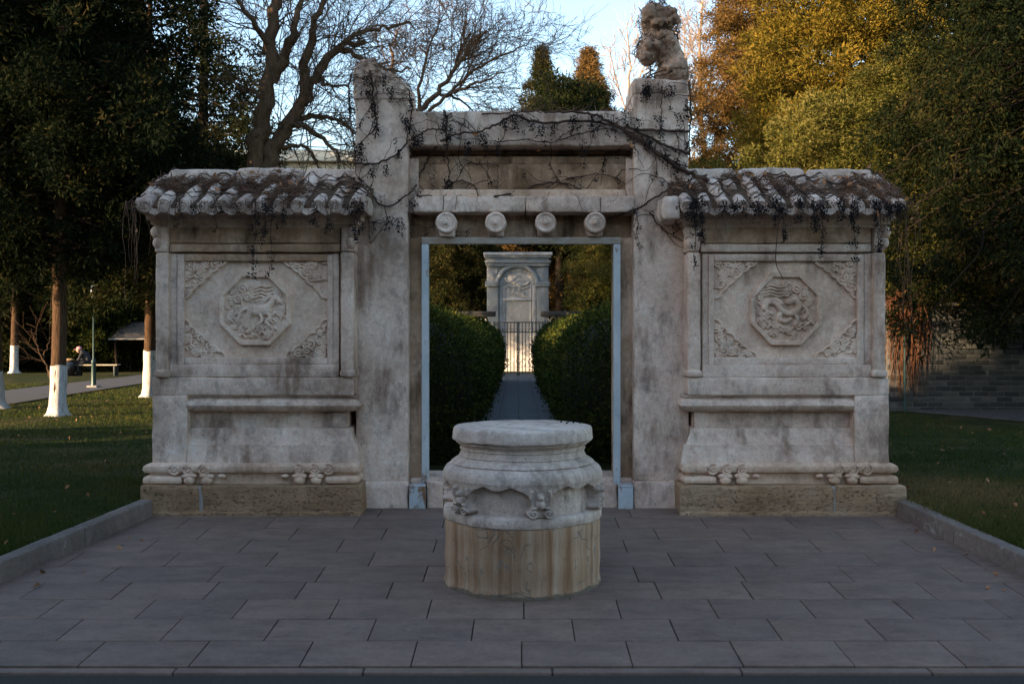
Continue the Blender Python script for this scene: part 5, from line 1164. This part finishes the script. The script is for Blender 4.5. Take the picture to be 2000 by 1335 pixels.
cl = [(575, 640), (585, 690), (595, 730), (450, 735), (425, 750), (365, 655), (185, 560), (195, 590), (205, 650), (205, 690), (120, 780), (115, 820), (330, 825), (260, 905), (185, 920), (700, 780), (780, 745), (800, 770), (970, 640), (905, 675), (940, 640), (1060, 655), (1100, 700), (1170, 680), (1260, 665), (1380, 640), (1390, 690), (1430, 630), (1550, 625), (1680, 480), (1690, 500), (1660, 500), (1620, 650), (1890, 560), (1860, 660), (1850, 870), (1790, 860), (1680, 770), (260, 1195), (345, 1215), (100, 1000), (430, 1060), (400, 1090), (380, 650), (390, 690), (400, 520), (1905, 620), (1905, 800), (120, 1140), (590, 990), (605, 1000), (710, 790), (160, 420), (250, 430), (170, 460), (280, 480), (70, 520), (75, 580), (1750, 640), (1755, 700), (1290, 650), (1500, 640), (870, 770), (1330, 770), (1690, 745), (735, 1050), (500, 540)]
for c in cl:
    if c == (500, 540): continue
    p = gpt(*c)
    for k in range(2): berry_cluster(BE, rng, (p[0] + rng.normal(0, .012), p[1] - .006, p[2] + rng.normal(.02, .015)), rng.uniform(.06, .13), .018, 26, .0055)
leaf_bits(LE, rng, [np.array(gpt(*c)) + [0, -.015, 0] for c in ((750, 722), (745, 728), (1090, 820), (1080, 1020), (1950, 1300), (900, 960), (1500, 600), (1590, 790))], .024)
# tangle on the broken top of the left pillar and on the lintel top
for k in range(420):
    if k < 230: p = np.array([rng.uniform(PX(692, 7.5), PX(800, 7.5)), rng.uniform(7.37, 7.7), 0]); px = p[0] / 7.5 * F + CX; p[2] = np.interp(px, [689, 700, 730, 757, 799], [3.22, 3.3, 3.34, 3.25, 3.15]) + .01; p[1] = 7.36 if rng.random() < .5 else p[1]; p[2] -= (p[1] < 7.365) * rng.uniform(0, .2)
    else: p = np.array([rng.uniform(xl, xr), rng.uniform(7.38, 7.6), PZ(216, 7.38) + .01])
    d = rng.normal(size=3) * [1, .6, .35]; d /= np.linalg.norm(d); ln = rng.uniform(.05, .16); TW.tube([p - d * ln * .5, p + rng.normal(0, .012, 3), p + d * ln * .5], [.002, .0024, .0012], 3, False)
finish_vine(vr, ST, TW, BE, LE)

# vine on the stone beast
vb = thing('climbing_vine', 'dry vine wrapped round the worn stone beast', 'vine', (PX(1290, 7.6), 7.6, 3.1))
ST, TW, BE, LE = MB(), MB(), MB(), MB(); dg = None
def beast_r(z):   # centre x and radius of the beast by height
    py = HY - (z - CAMZ) * F / YS
    cx = np.interp(py, [8, 25, 43, 60, 70, 88, 105, 120, 135, 160], [1283, 1284, 1285, 1288, 1288, 1284, 1280, 1300, 1310, 1300]); r = np.interp(py, [8, 25, 43, 60, 70, 88, 105, 120, 135, 160], [14, 33, 40, 36, 33, 38, 42, 38, 36, 52]); return PX(cx, YS), r * YS / F
for k in range(34):
    z = rng.uniform(3.12, 3.84); a = rng.uniform(0, 6.28); pts = []; da = rng.choice([-1, 1]) * rng.uniform(.12, .3); dz = rng.normal(0, .018)
    for j in range(12):
        cx_, r_ = beast_r(min(max(z, 3.08), 3.83)); rd_ = r_ * 1.05; pts.append((cx_ + rd_ * math.cos(a), YS + min(rd_, .155) * 1.04 * math.sin(a), min(max(z, 3.08), 3.85))); a += da; z += dz + rng.normal(0, .012)
    (ST if k < 12 else TW).tube(pts, np.linspace(.006 if k < 12 else .003, .002, 12), 4, False)
for k in range(900):
    z = rng.uniform(3.1, 3.87); cx_, r_ = beast_r(z); a = rng.uniform(0, 6.28); p = np.array([cx_ + r_ * 1.04 * math.cos(a), YS + min(r_, .15) * 1.04 * math.sin(a), z]); d = rng.normal(size=3); d /= np.linalg.norm(d); ln = rng.uniform(.02, .09)
    TW.tube([p - d * ln * .5, p + rng.normal(0, .008, 3), p + d * ln * .5], .0022, 3, False)
for k in range(8): z = rng.uniform(3.05, 3.2); berry_cluster(BE, rng, (PX(rng.uniform(1240, 1345), 7.35), 7.35, z), .08, .02, 24)
finish_vine(vb, ST, TW, BE, LE)

# vines over the two tiled roofs
def roof_vine(side, seed):
    rng = np.random.default_rng(seed); mir = side > 0; X = (lambda x: 2 * XC - x) if mir else (lambda x: x)
    root = thing('climbing_vine', 'brown dry vine tangle hanging over the tiled roof beside the %s' % ('stone beast pillar' if mir else 'broken-topped pillar'), 'vine', (X(-1.9), 7.3, 2.3))
    ST, TW, BE, LE = MB(), MB(), MB(), MB(); ex0, ex1 = -2.72, -1.08
    def surf(x, y, h=.0): 
        row = np.abs(((x - ex0 - .085) / .1336 + .5) % 1 - .5) * 2; return np.array([X(x), y, roof_pt(min(y, 7.6)) + .05 * (1 - row) + .02 + h])
    for k in range(60):
        x, y = rng.uniform(ex0, ex1), rng.uniform(7.0, 7.6); a = rng.normal(0, .7) + (0 if rng.random() < .5 else math.pi); pts = []
        for j in range(rng.integers(6, 16)):
            pts.append(surf(min(max(x, ex0), ex1), min(max(y, 6.95), 7.62), rng.uniform(0, .025))); x += .05 * math.cos(a); y += .03 * math.sin(a); a += rng.normal(0, .35)
        r = rng.uniform(.002, .007); ST.tube(pts, np.linspace(r, r * .5, len(pts)), 4, False)
    n = 4800
    for k in range(n):
        x = rng.uniform(ex0 + .03, ex1); y = rng.uniform(6.97, 7.6); dens = float(fbm(np.array([[x * 3.2, y * 4.5, seed]]), seed)[0])
        lim = -.05 if not mir else .0
        if dens < lim + (.25 if (not mir and x > -1.6) else 0): continue
        p = surf(x, y, rng.uniform(-.03, .025)); d = rng.normal(size=3) * [1, .8, .35]; d /= np.linalg.norm(d); ln = rng.uniform(.04, .13)
        TW.tube([p - d * ln * .5, p + rng.normal(0, .012, 3), p + d * ln * .5], [.0018, .0025, .0012], 3, False)
    # fringe over the eave and hanging strands
    for k in range(170):
        x = rng.uniform(ex0 - .02, ex1); p = np.array([X(x), 6.94 + rng.normal(0, .01), 2.22]); ln = rng.exponential(.06) + .03
        TW.tube([p, p + [rng.normal(0, .015), -.012, -ln * .5], p + [rng.normal(0, .025), -.01, -ln]], [.002, .0016, .001], 3, False)
    hangs = ([(500, 545, 14), (530, 540, 9), (515, 470, 12), (690, 470, 8), (705, 455, 8), (560, 440, 4), (640, 445, 4), (420, 440, 3), (350, 430, 3), (610, 440, 4)] if not mir else
             [(1356, 420, 12), (1364, 515, 16), (1375, 470, 10), (1525, 462, 10), (1517, 430, 8), (1600, 495, 13), (1590, 440, 10), (1560, 425, 8), (1640, 425, 10), (1672, 505, 12), (1668, 440, 8), (1715, 490, 10), (1705, 430, 10), (1740, 440, 10), (1755, 420, 8), (1480, 415, 6), (1440, 410, 4)])
    for (px, pe, nb) in hangs:
        Y = 6.93; x = PX(px, Y); z0, z1 = 2.24, PZ(pe, Y); m = 8; P = np.stack([x + np.cumsum(rng.normal(0, .006, m)), np.full(m, Y) + rng.normal(0, .005, m), np.linspace(z0, z1, m)], -1); ST.tube(P, np.linspace(.003, .0015, m), 4, False)
        for j in range(int(nb * 1.3)):
            t = rng.random(); p = np.array([np.interp(t, np.linspace(0, 1, m), P[:, i]) for i in range(3)]); berry_cluster(BE, rng, p + [rng.normal(0, .014), -.006, 0], rng.uniform(.04, .07), .013, 15, .005)
    for k in range(9 if not mir else 32):
        x = rng.uniform(ex0, ex1); berry_cluster(BE, rng, (X(x), 6.925, rng.uniform(2.17, 2.26)), .07, .024, 22, .0052)
    # long strands off the outer end
    for k in range(10):
        x = ex0 - rng.uniform(-.02, .05); y = rng.uniform(6.93, 7.3); ln = rng.uniform(.2, .95); m = 7
        P = np.stack([X(x) + np.cumsum(rng.normal(0, .012, m)), y + np.cumsum(rng.normal(0, .01, m)), np.linspace(2.22, 2.22 - ln, m)], -1); TW.tube(P, np.linspace(.0026, .0012, m), 3, False)
    if mir:
        Y = 6.93; P = curve([(PX(1525, Y), Y, 2.2), (PX(1517, Y), Y, PZ(470, Y)), (PX(1516, 7.1), 7.1, PZ(515, 7.1)), (PX(1530, 7.2), 7.2, PZ(545, 7.2))]); ST.tube(P, .003, 4, False)
    leaf_bits(LE, rng, [surf(rng.uniform(ex0, ex1), rng.uniform(7.0, 7.55), .05) for k in range(22 if not mir else 34)] + [np.array([X(rng.uniform(ex0, ex1)), 6.915, rng.uniform(2.0, 2.2)]) for k in range(4)], .022)
    finish_vine(root, ST, TW, BE, LE)
roof_vine(-1, 5); roof_vine(1, 6)

# ================================================================== BRICK WALL ON THE RIGHT
YW = 16.3; wx0, wx1 = 6.08, 13.5; ch = .0865; bl = .25
bw = thing('brick_wall', 'low grey brick wall with an openwork band under the dark cypress', 'brick wall', (7.5, YW, 0))
rs = random.Random(6); brm = [MB().rbox(-bl / 2 + .006, bl / 2 - .006, -.06, .06, .006, ch - .006, .005, .2, .002, .8, s).mesh('brick', 50) for s in range(4)]
obj('mortar_core', MB().box(wx0 + .01, wx1, YW + .012, YW + .22, -.1, .95), M['mortar'], bw)
obj('mortar_core', MB().box(wx0 + .01, 7.12, YW + .012, YW + .22, .95, 1.72), M['mortar'], bw)
obj('mortar_core', MB().box(7.12, wx1, YW + .012, YW + .22, 1.47, 1.72), M['mortar'], bw)
far = MB(); VB = np.array([(x, y, z) for x in (-1, 1) for y in (-1, 1) for z in (-1, 1)], float)
for c in range(20):
    z = c * ch; x = wx0 + (bl / 2 if c % 2 else 0) + bl / 2 - (bl / 2 if c % 2 else 0) * 0
    lattice = 11 <= c <= 16
    if lattice and c % 4 == 0: x += bl * .75
    while x < wx1:
        if x < 9.2: obj('brick', rs.choice(brm), M['brick'], bw, loc=(x, YW + .065 + rs.uniform(-.006, .006), z), rot=(0, 0, rs.uniform(-.02, .02)))
        else: far.box(x - bl / 2 + .006, x + bl / 2 - .006, YW + .005, YW + .1, z + .006, z + ch - .006)
        x += bl * (1.5 if lattice and c % 2 == 0 and x > 7.2 else 1.0)
tag(obj('bricks', far, M['brick'], bw), kind='stuff')
obj('coping', MB().rbox(wx0 - .03, wx1, YW - .05, YW + .27, 1.725, 1.8, .015, .2, .006, 1, 5), M['dark_roof'], bw)
tag(obj('pavement', MB().add([(6.3, 16.25, .05), (7.6, 13.9, .05), (14, 13.6, .05), (14, 16.25, .05), (6.3, 16.25, -.3), (7.6, 13.9, -.3), (14, 13.6, -.3), (14, 16.25, -.3)], q=[(0, 1, 2, 3), (0, 4, 5, 1), (1, 5, 6, 2), (2, 6, 7, 3), (3, 7, 4, 0)]), M['path']), 'raised grey pavement at the foot of the brick wall', kind='structure')
pp = thing('drain_pipe', 'thin blue-grey pipe standing against the lit end of the brick wall', 'pipe', (PX(1767, 16.2), 16.2, 0))
obj('pipe', MB().tube([(PX(1767, 16.2), 16.2, -.05), (PX(1767, 16.2), 16.2, 1.25)], .016, 8), M['lamp_green'], pp)
for z_ in (.3, 1.1): obj('clip', MB().rbox(PX(1767, 16.2) - .03, PX(1767, 16.2) + .03, 16.175, 16.3, z_, z_ + .03, .004, .1, 0, 0), M['iron'], pp)
vv = thing('dry_vine', 'rust-brown dry vine hanging over the lit end of the brick wall', 'vine', (6.3, 16.2, 0)); TW, E_ = MB(), MB(); rng = np.random.default_rng(8)
for k in range(80):
    x = rng.uniform(6.02, 6.6); m = 8; ln = rng.uniform(.4, 1.7); y = 16.26 - rng.uniform(0, .08)
    TW.tube(np.stack([x + np.cumsum(rng.normal(0, .03, m)), np.full(m, y), np.linspace(1.84, 1.84 - ln, m)], -1), np.linspace(.007, .003, m), 3, False)
for k in range(140):
    p = np.array([rng.uniform(6.0, 6.65), rng.uniform(16.15, 16.6), rng.uniform(1.78, 1.95)]); d = rng.normal(size=3) * [1, .5, .5]; d /= np.linalg.norm(d); TW.tube([p - d * .12, p + rng.normal(0, .03, 3), p + d * .12], .006, 3, False)
finish_vine(vv, E_, TW, MB(), MB(), M['red_twig'])

# ================================================================== LEFT LAWN: LAMP, BENCH, PERSON, BAGS, SHELTER
YL = 27.4; b = at(183, YL); lp = thing('lamp_post', 'slim dark green lamp post on a concrete footing beside the lawn path', 'lamp', b)
obj('footing', MB().rbox(b[0] - .14, b[0] + .14, YL - .14, YL + .14, b[2] - .1, b[2] + .1, .015, .1, .003, .5, 2), M['concrete'], lp)
obj('base', MB().lathe([(.075, .08), (.072, .1), (.062, .14), (.06, .72), (.066, .74), (.066, .77), (.045, .8), (.03, .84)], 16, (b[0], YL, b[2])), M['lamp_green'], lp, 60)
obj('pole', MB().lathe([(.03, .82), (.024, 2.3), (.034, 2.32), (.034, 2.36), (.02, 2.4), (.02, 2.5)], 12, (b[0], YL, b[2])), M['lamp_green'], lp, 60)
obj('lantern', MB().lathe([(.02, 2.48), (.06, 2.52), (.085, 2.6), (.09, 2.68), (.06, 2.75), (.03, 2.78)], 12, (b[0], YL, b[2])), M['lamp_white'], lp, 60)
obj('lantern_cap', MB().lathe([(.1, 2.76), (.07, 2.82), (.025, 2.87), (.02, 2.94), (.03, 2.97), (.005, 3.02)], 12, (b[0], YL, b[2])), M['iron'], lp, 60)
YBn = 40.0
def bench(px0, px1, lab):
    x0, x1 = PX(px0, YBn), PX(px1, YBn); z = gz((x0 + x1) / 2, YBn); rt = thing('park_bench', lab, 'bench', ((x0 + x1) / 2, YBn, z))
    for k in range(3): obj('seat_plank', MB().rbox(x0, x1, YBn - .2 + .14 * k, YBn - .07 + .14 * k, z + .41, z + .455, .006, .4, .001, .5, k), M['wood'], rt)
    for x_ in (x0 + .12, x1 - .12): obj('leg', MB().rbox(x_ - .03, x_ + .03, YBn - .17, YBn + .19, z - .03, z + .408, .006, .2, 0, 0), M['iron'], rt)
    return z
zb_ = bench(150, 232, 'backless wooden park bench on which the person in the pink cap sits')
# seated person bending forward over a bag, facing left
xp = PX(170, YBn)
def skin_mesh(name, pts, edges, mat, parent, root_i=0, sub=2):
    me = bpy.data.meshes.new(name); me.from_pydata([p[:3] for p in pts], edges, []); o = bpy.data.objects.new(name, me); COL.objects.link(o); me.materials.append(mat)
    sk = o.modifiers.new('skin', 'SKIN'); lay = me.skin_vertices[0].data if me.skin_vertices else None
    if lay is None:
        bm = bmesh.new(); bm.from_mesh(me); bm.verts.layers.skin.verify(); bm.to_mesh(me); bm.free(); lay = me.skin_vertices[0].data
    for i, p in enumerate(pts): lay[i].radius = (p[3], p[4] if len(p) > 4 else p[3]); lay[i].use_root = (i == root_i)
    sk.use_smooth_shade = True; s2 = o.modifiers.new('sub', 'SUBSURF'); s2.levels = sub; s2.render_levels = sub
    if parent: o.parent = parent; o.matrix_parent_inverse = wmat(parent).inverted()
    return o
seat = zb_ + .46
pe = thing('person', 'person in a pink cap and dark jacket sitting bent forward over a black bag', 'person', (xp, YBn, zb_))
J = lambda x, y, z, r, r2=None: (xp + x, YBn - .02 + y, zb_ + z, r, r2 or r)
pts = [J(.1, 0, .56, .15, .17), J(.02, 0, .72, .15, .18), J(-.1, 0, .88, .14, .2), J(-.19, 0, .97, .075), J(-.26, 0, 1.0, .06), J(-.32, 0, 1.03, .1), J(-.35, 0, 1.0, .085),
       J(-.13, .19, .9, .075), J(-.2, .24, .7, .055), J(-.36, .16, .58, .042), J(-.44, .13, .56, .03), J(-.13, -.19, .9, .075), J(-.2, -.24, .68, .055), J(-.38, -.16, .57, .042), J(-.46, -.13, .55, .03),
       J(.05, .1, .53, .1), J(-.3, .13, .52, .075), J(-.3, .13, .1, .055), J(-.3, .13, .05, .05), J(-.44, .13, .04, .038), J(.05, -.1, .53, .1), J(-.3, -.13, .52, .075), J(-.3, -.13, .1, .055), J(-.3, -.13, .05, .05), J(-.44, -.13, .04, .038)]
ed = [(0, 1), (1, 2), (2, 3), (3, 4), (4, 5), (5, 6), (2, 7), (7, 8), (8, 9), (9, 10), (2, 11), (11, 12), (12, 13), (13, 14), (0, 15), (15, 16), (16, 17), (17, 18), (18, 19), (0, 20), (20, 21), (21, 22), (22, 23), (23, 24)]
# fingers on both hands
for hand, yo in ((10, .13), (14, -.13)):
    for k in range(5):
        hx, hy, hz = pts[hand][:3]; a = (k - 2) * .014; n = len(pts)
        if k == 4: pts += [(hx + .0, hy + (-.03 if yo > 0 else .03), hz - .005, .009, .009), (hx - .03, hy + (-.05 if yo > 0 else .05), hz - .03, .008, .008)]
        else: pts += [(hx - .045, hy + a, hz - .01, .009, .009), (hx - .07 - .006 * (k % 2), hy + a, hz - .045, .008, .008)]
        ed += [(hand, n), (n, n + 1)]
bd = skin_mesh('body', pts, ed, M['cloth_dark'], pe); bd['label'] = 'body in a dark padded jacket and black trousers'
hm = MB().sphere(J(-.325, 0, 1.035, 0)[:3], (.095, .075, .12), 16, 12); hm.sphere(J(-.425, 0, 1.01, 0)[:3], (.02, .016, .022), 8, 6)
for s_ in (-1, 1): hm.sphere(J(-.32, s_ * .078, 1.03, 0)[:3], (.022, .012, .03), 8, 6)
obj('head', hm, M['skin'], pe, 180)
cp = MB().sphere(J(-.31, 0, 1.085, 0)[:3], (.115, .095, .09), 16, 10); obj('cap', cp, M['pink'], pe, 180)
cb = MB().rbox(xp - .5, xp - .39, YBn - .1, YBn + .06, zb_ + 1.045, zb_ + 1.06, .006, .05, 0, 0); obj('cap_brim', cb, M['pink'], pe)
tr = MB()
for s_ in (-1, 1): tr.tube([J(.08, s_ * .1, .54, 0)[:3], J(-.3, s_ * .13, .53, 0)[:3], J(-.32, s_ * .13, .45, 0)[:3], J(-.3, s_ * .13, .08, 0)[:3]], [.115, .092, .088, .07], 12)
obj('trousers', tr, M['cloth_black'], pe, 180)
for s_ in (-1, 1): obj('shoe', MB().rbox(xp - .5, xp - .23, YBn - .02 + s_ * .13 - .05, YBn - .02 + s_ * .13 + .05, zb_ - .01, zb_ + .09, .035, .05, .002, .3, 3), M['cloth_black'], pe, 60)
bx = PX(140, YBn) ; bg_ = MB().sphere((bx, YBn - .3, zb_ + .3), (.28, .26, .34), 24, 16); bg_.rough(.07, 5, 3).rough(.025, 14, 5); V = bg_.V(); V[:, 2] = np.maximum(V[:, 2], zb_ - .01); bg_.setV(V)
tag(obj('rubbish_bag', bg_, M['bag'], None, 50), 'bulging black plastic bag on the ground in front of the seated person', 'bag')
sk_ = MB().sphere((bx - .02, YBn - .3, zb_ + .66), (.25, .16, .05), 16, 8); sk_.rough(.05, 7, 2); tag(obj('straw_sack', sk_, M['straw'], None, 60), 'flat tan sack lying on top of the black bag', 'sack')
rb_ = MB().sphere((bx - .4, YBn - .35, zb_ + .13), (.12, .1, .16), 14, 10); rb_.rough(.04, 9, 2); tag(obj('red_bag', rb_, M['red'], None, 60), 'small red bag on the ground beside the black bag', 'bag')
# dim shelter behind the bench
YH = 46; x0, x1 = PX(232, YH), PX(300, YH); zs_ = gz(x0, YH); sh = thing('shelter', 'small dark open shelter with a thin pale eave behind the bench', 'shelter', ((x0 + x1) / 2, YH, zs_))
obj('roof', MB().add([(x0, YH - 1, zs_ + 1.55), (x1 + .6, YH - 1, zs_ + 1.55), (x1 + .6, YH + 1, zs_ + 1.55), (x0, YH + 1, zs_ + 1.55), (x0 + .3, YH, zs_ + 2.3), (x1 + .3, YH, zs_ + 2.3)], t=[(0, 4, 3), (1, 2, 5)], q=[(0, 1, 5, 4), (3, 4, 5, 2), (0, 3, 2, 1)]), M['dark_roof'], sh)
obj('eave', MB().rbox(x0 - .05, x1 + .65, YH - 1.08, YH - 1.005, zs_ + 1.5, zs_ + 1.56, .01, .3, .002, .4, 1), M['concrete'], sh)
for x_ in (x0 + .25, x1 + .4):
    for y_ in (YH - .8, YH + .8): obj('post', MB().tube([(x_, y_, zs_ - .05), (x_ - .1, y_, zs_ + 1.55)], .06, 8), M['bark_dark'], sh)
# leaning sapling
bare_tree('sapling', 'thin leaning sapling beyond the lime-washed trunk', [[(97, 735), (92, 718), (82, 695), (66, 662), .05, .02], [(84, 700), (93, 680), (97, 660), .025, .01]], 36, .05, 61, M['bark'], 2, .5, .1, (2, 3), .006)

# ================================================================== BUILDINGS BEHIND
def building(nm, lab, x0, x1, y0, y1, h, mat, nw, nf, base=-.5):
    rt = thing(nm, lab, 'building', ((x0 + x1) / 2, (y0 + y1) / 2, base))
    obj('wall', MB().rbox(x0, x1, y0, y1, base, h, .05, 3, 0, 0), mat, rt)
    obj('eave', MB().rbox(x0 - .6, x1 + .6, y0 - .6, y1 + .6, h + .01, h + .35, .05, 3, 0, 0), M['cream'], rt); obj('parapet', MB().rbox(x0 - .2, x1 + .2, y0 - .2, y1 + .2, h + .36, h + .8, .05, 3, 0, 0), M['cream'], rt)
    fh = (h - base) / nf
    for f in range(nf):
        for k in range(nw):
            xx = x0 + (x1 - x0) * (k + .5) / nw; z = base + f * fh + fh * .35
            wn_ = obj('window', MB().rbox(xx - .75, xx + .75, y0 - .06, y0 + .1, z, z + fh * .5, .02, 1, 0, 0), M['cream'], rt); obj('pane', MB().rbox(xx - .65, xx + .65, y0 - .075, y0 - .062, z + .1, z + fh * .5 - .1, .004, 1, 0, 0), M['glass'], wn_)
building('apartment_building', 'cream building with a long flat eave behind the bare twin-trunk tree', PX(455, 62), PX(760, 62), 62, 74, PZ(318, 62), M['cream'], 5, 4)
building('brick_building', 'red brick building glimpsed between the dark trunks beside the stele', 1.5, 13, 66, 76, 9.5, M['brick_red'], 6, 3)

# ================================================================== GRASS AND FALLEN LEAVES
rng = np.random.default_rng(21)
def grass(side, n):
    Y = 5.0 + (rng.random(n) ** 1.7) * (26 if side < 0 else 13); edge = np.where(Y < 7.3, np.interp(Y, [4.27, 5.5, 7.1], [3.1, 2.87, 2.62]) + .1, np.where(Y < 8.2, 2.72, 1.0))
    Xm = np.abs(PX(0 if side < 0 else 2000, Y)) + .6; X = edge + rng.random(n) * np.maximum(0, Xm - edge); ok = Xm > edge; X = side * X[ok]; Y = Y[ok]
    if side < 0: pcx = np.interp(Y, [p[1] for p in pc], [p[0] for p in pc]); ok = np.abs(X - pcx) > 1.18; X, Y = X[ok], Y[ok]
    else: ok = ~((Y > 13.5) & (X > 6.2)) & ~((Y > 16) & (X > 6)); X, Y = X[ok], Y[ok]
    m = len(X); C = np.stack([X, Y, lawn_z(X, Y) - .006], -1); pt = fbm(np.stack([X * .8, Y * .8, 0 * X], -1), 17)
    D = rng.normal(size=(m, 3)) * [.6, .6, 0] + [0, 0, 1]; L = rng.uniform(.025, .06, m) * (1 + .35 * pt) * np.where(Y > 14, 1.2, 1); W = np.maximum(.005, Y * .0007) * rng.uniform(.7, 1.3, m)
    t = .42 + .28 * pt + rng.normal(0, .16, m)
    if side > 0: t += .75 * np.exp(-((X - 3.4) / .7) ** 2 - ((Y - 7.6) / .9) ** 2)
    me = leaf_mesh('grass', C, D, L, W, t, M['grass'], rng); tag(obj('grass', me), 'short winter grass growing on the lawn by the %s' % ('lamp post' if side < 0 else 'brick wall'), 'grass', kind='stuff')
grass(-1, 120000); grass(1, 90000)
FL = MB(); P = []
for k in range(150):
    s_ = -1 if k < 95 else 1; Y = rng.uniform(5.2, 24 if s_ < 0 else 15); X = s_ * rng.uniform(2.9, .54 * Y + .4) if .54 * Y > 2.6 else s_ * 3.0
    if s_ > 0 and (Y > 13 and X > 6): continue
    P.append(np.array([X, Y, float(lawn_z(X, Y)) + .03]))
for k in range(26):
    s_ = -1 if rng.random() < .5 else 1; Y = rng.uniform(4.4, 7.0); X = (lin(KL, Y) + abs(rng.normal(0, .18)) + .03) if s_ < 0 else (lin(KR, Y) - abs(rng.normal(0, .18)) - .03)
    P.append(np.array([X, Y, plaza_z(Y) + .012]))
leaf_bits(FL, rng, P, .02); tag(obj('fallen_leaves', FL, M['dry_leaf']), 'scattered dry brown leaves on the lawns', 'leaves', kind='stuff')
BD = MB()
for (x, y) in ((985, 0), (926, 822), (1096, 825), (1110, 824), (1115, 823), (1120, 826), (1126, 823), (1133, 827), (1107, 828)):
    if y: Yd = DY + (832 - y) * .03 * .8; BD.sphere((PX(x, Yd), Yd, .783), .006, 6, 4)
tag(obj('dropped_berries', BD, M['berry']), 'few dark berries lying on top of the stone drum', 'berries', kind='stuff')
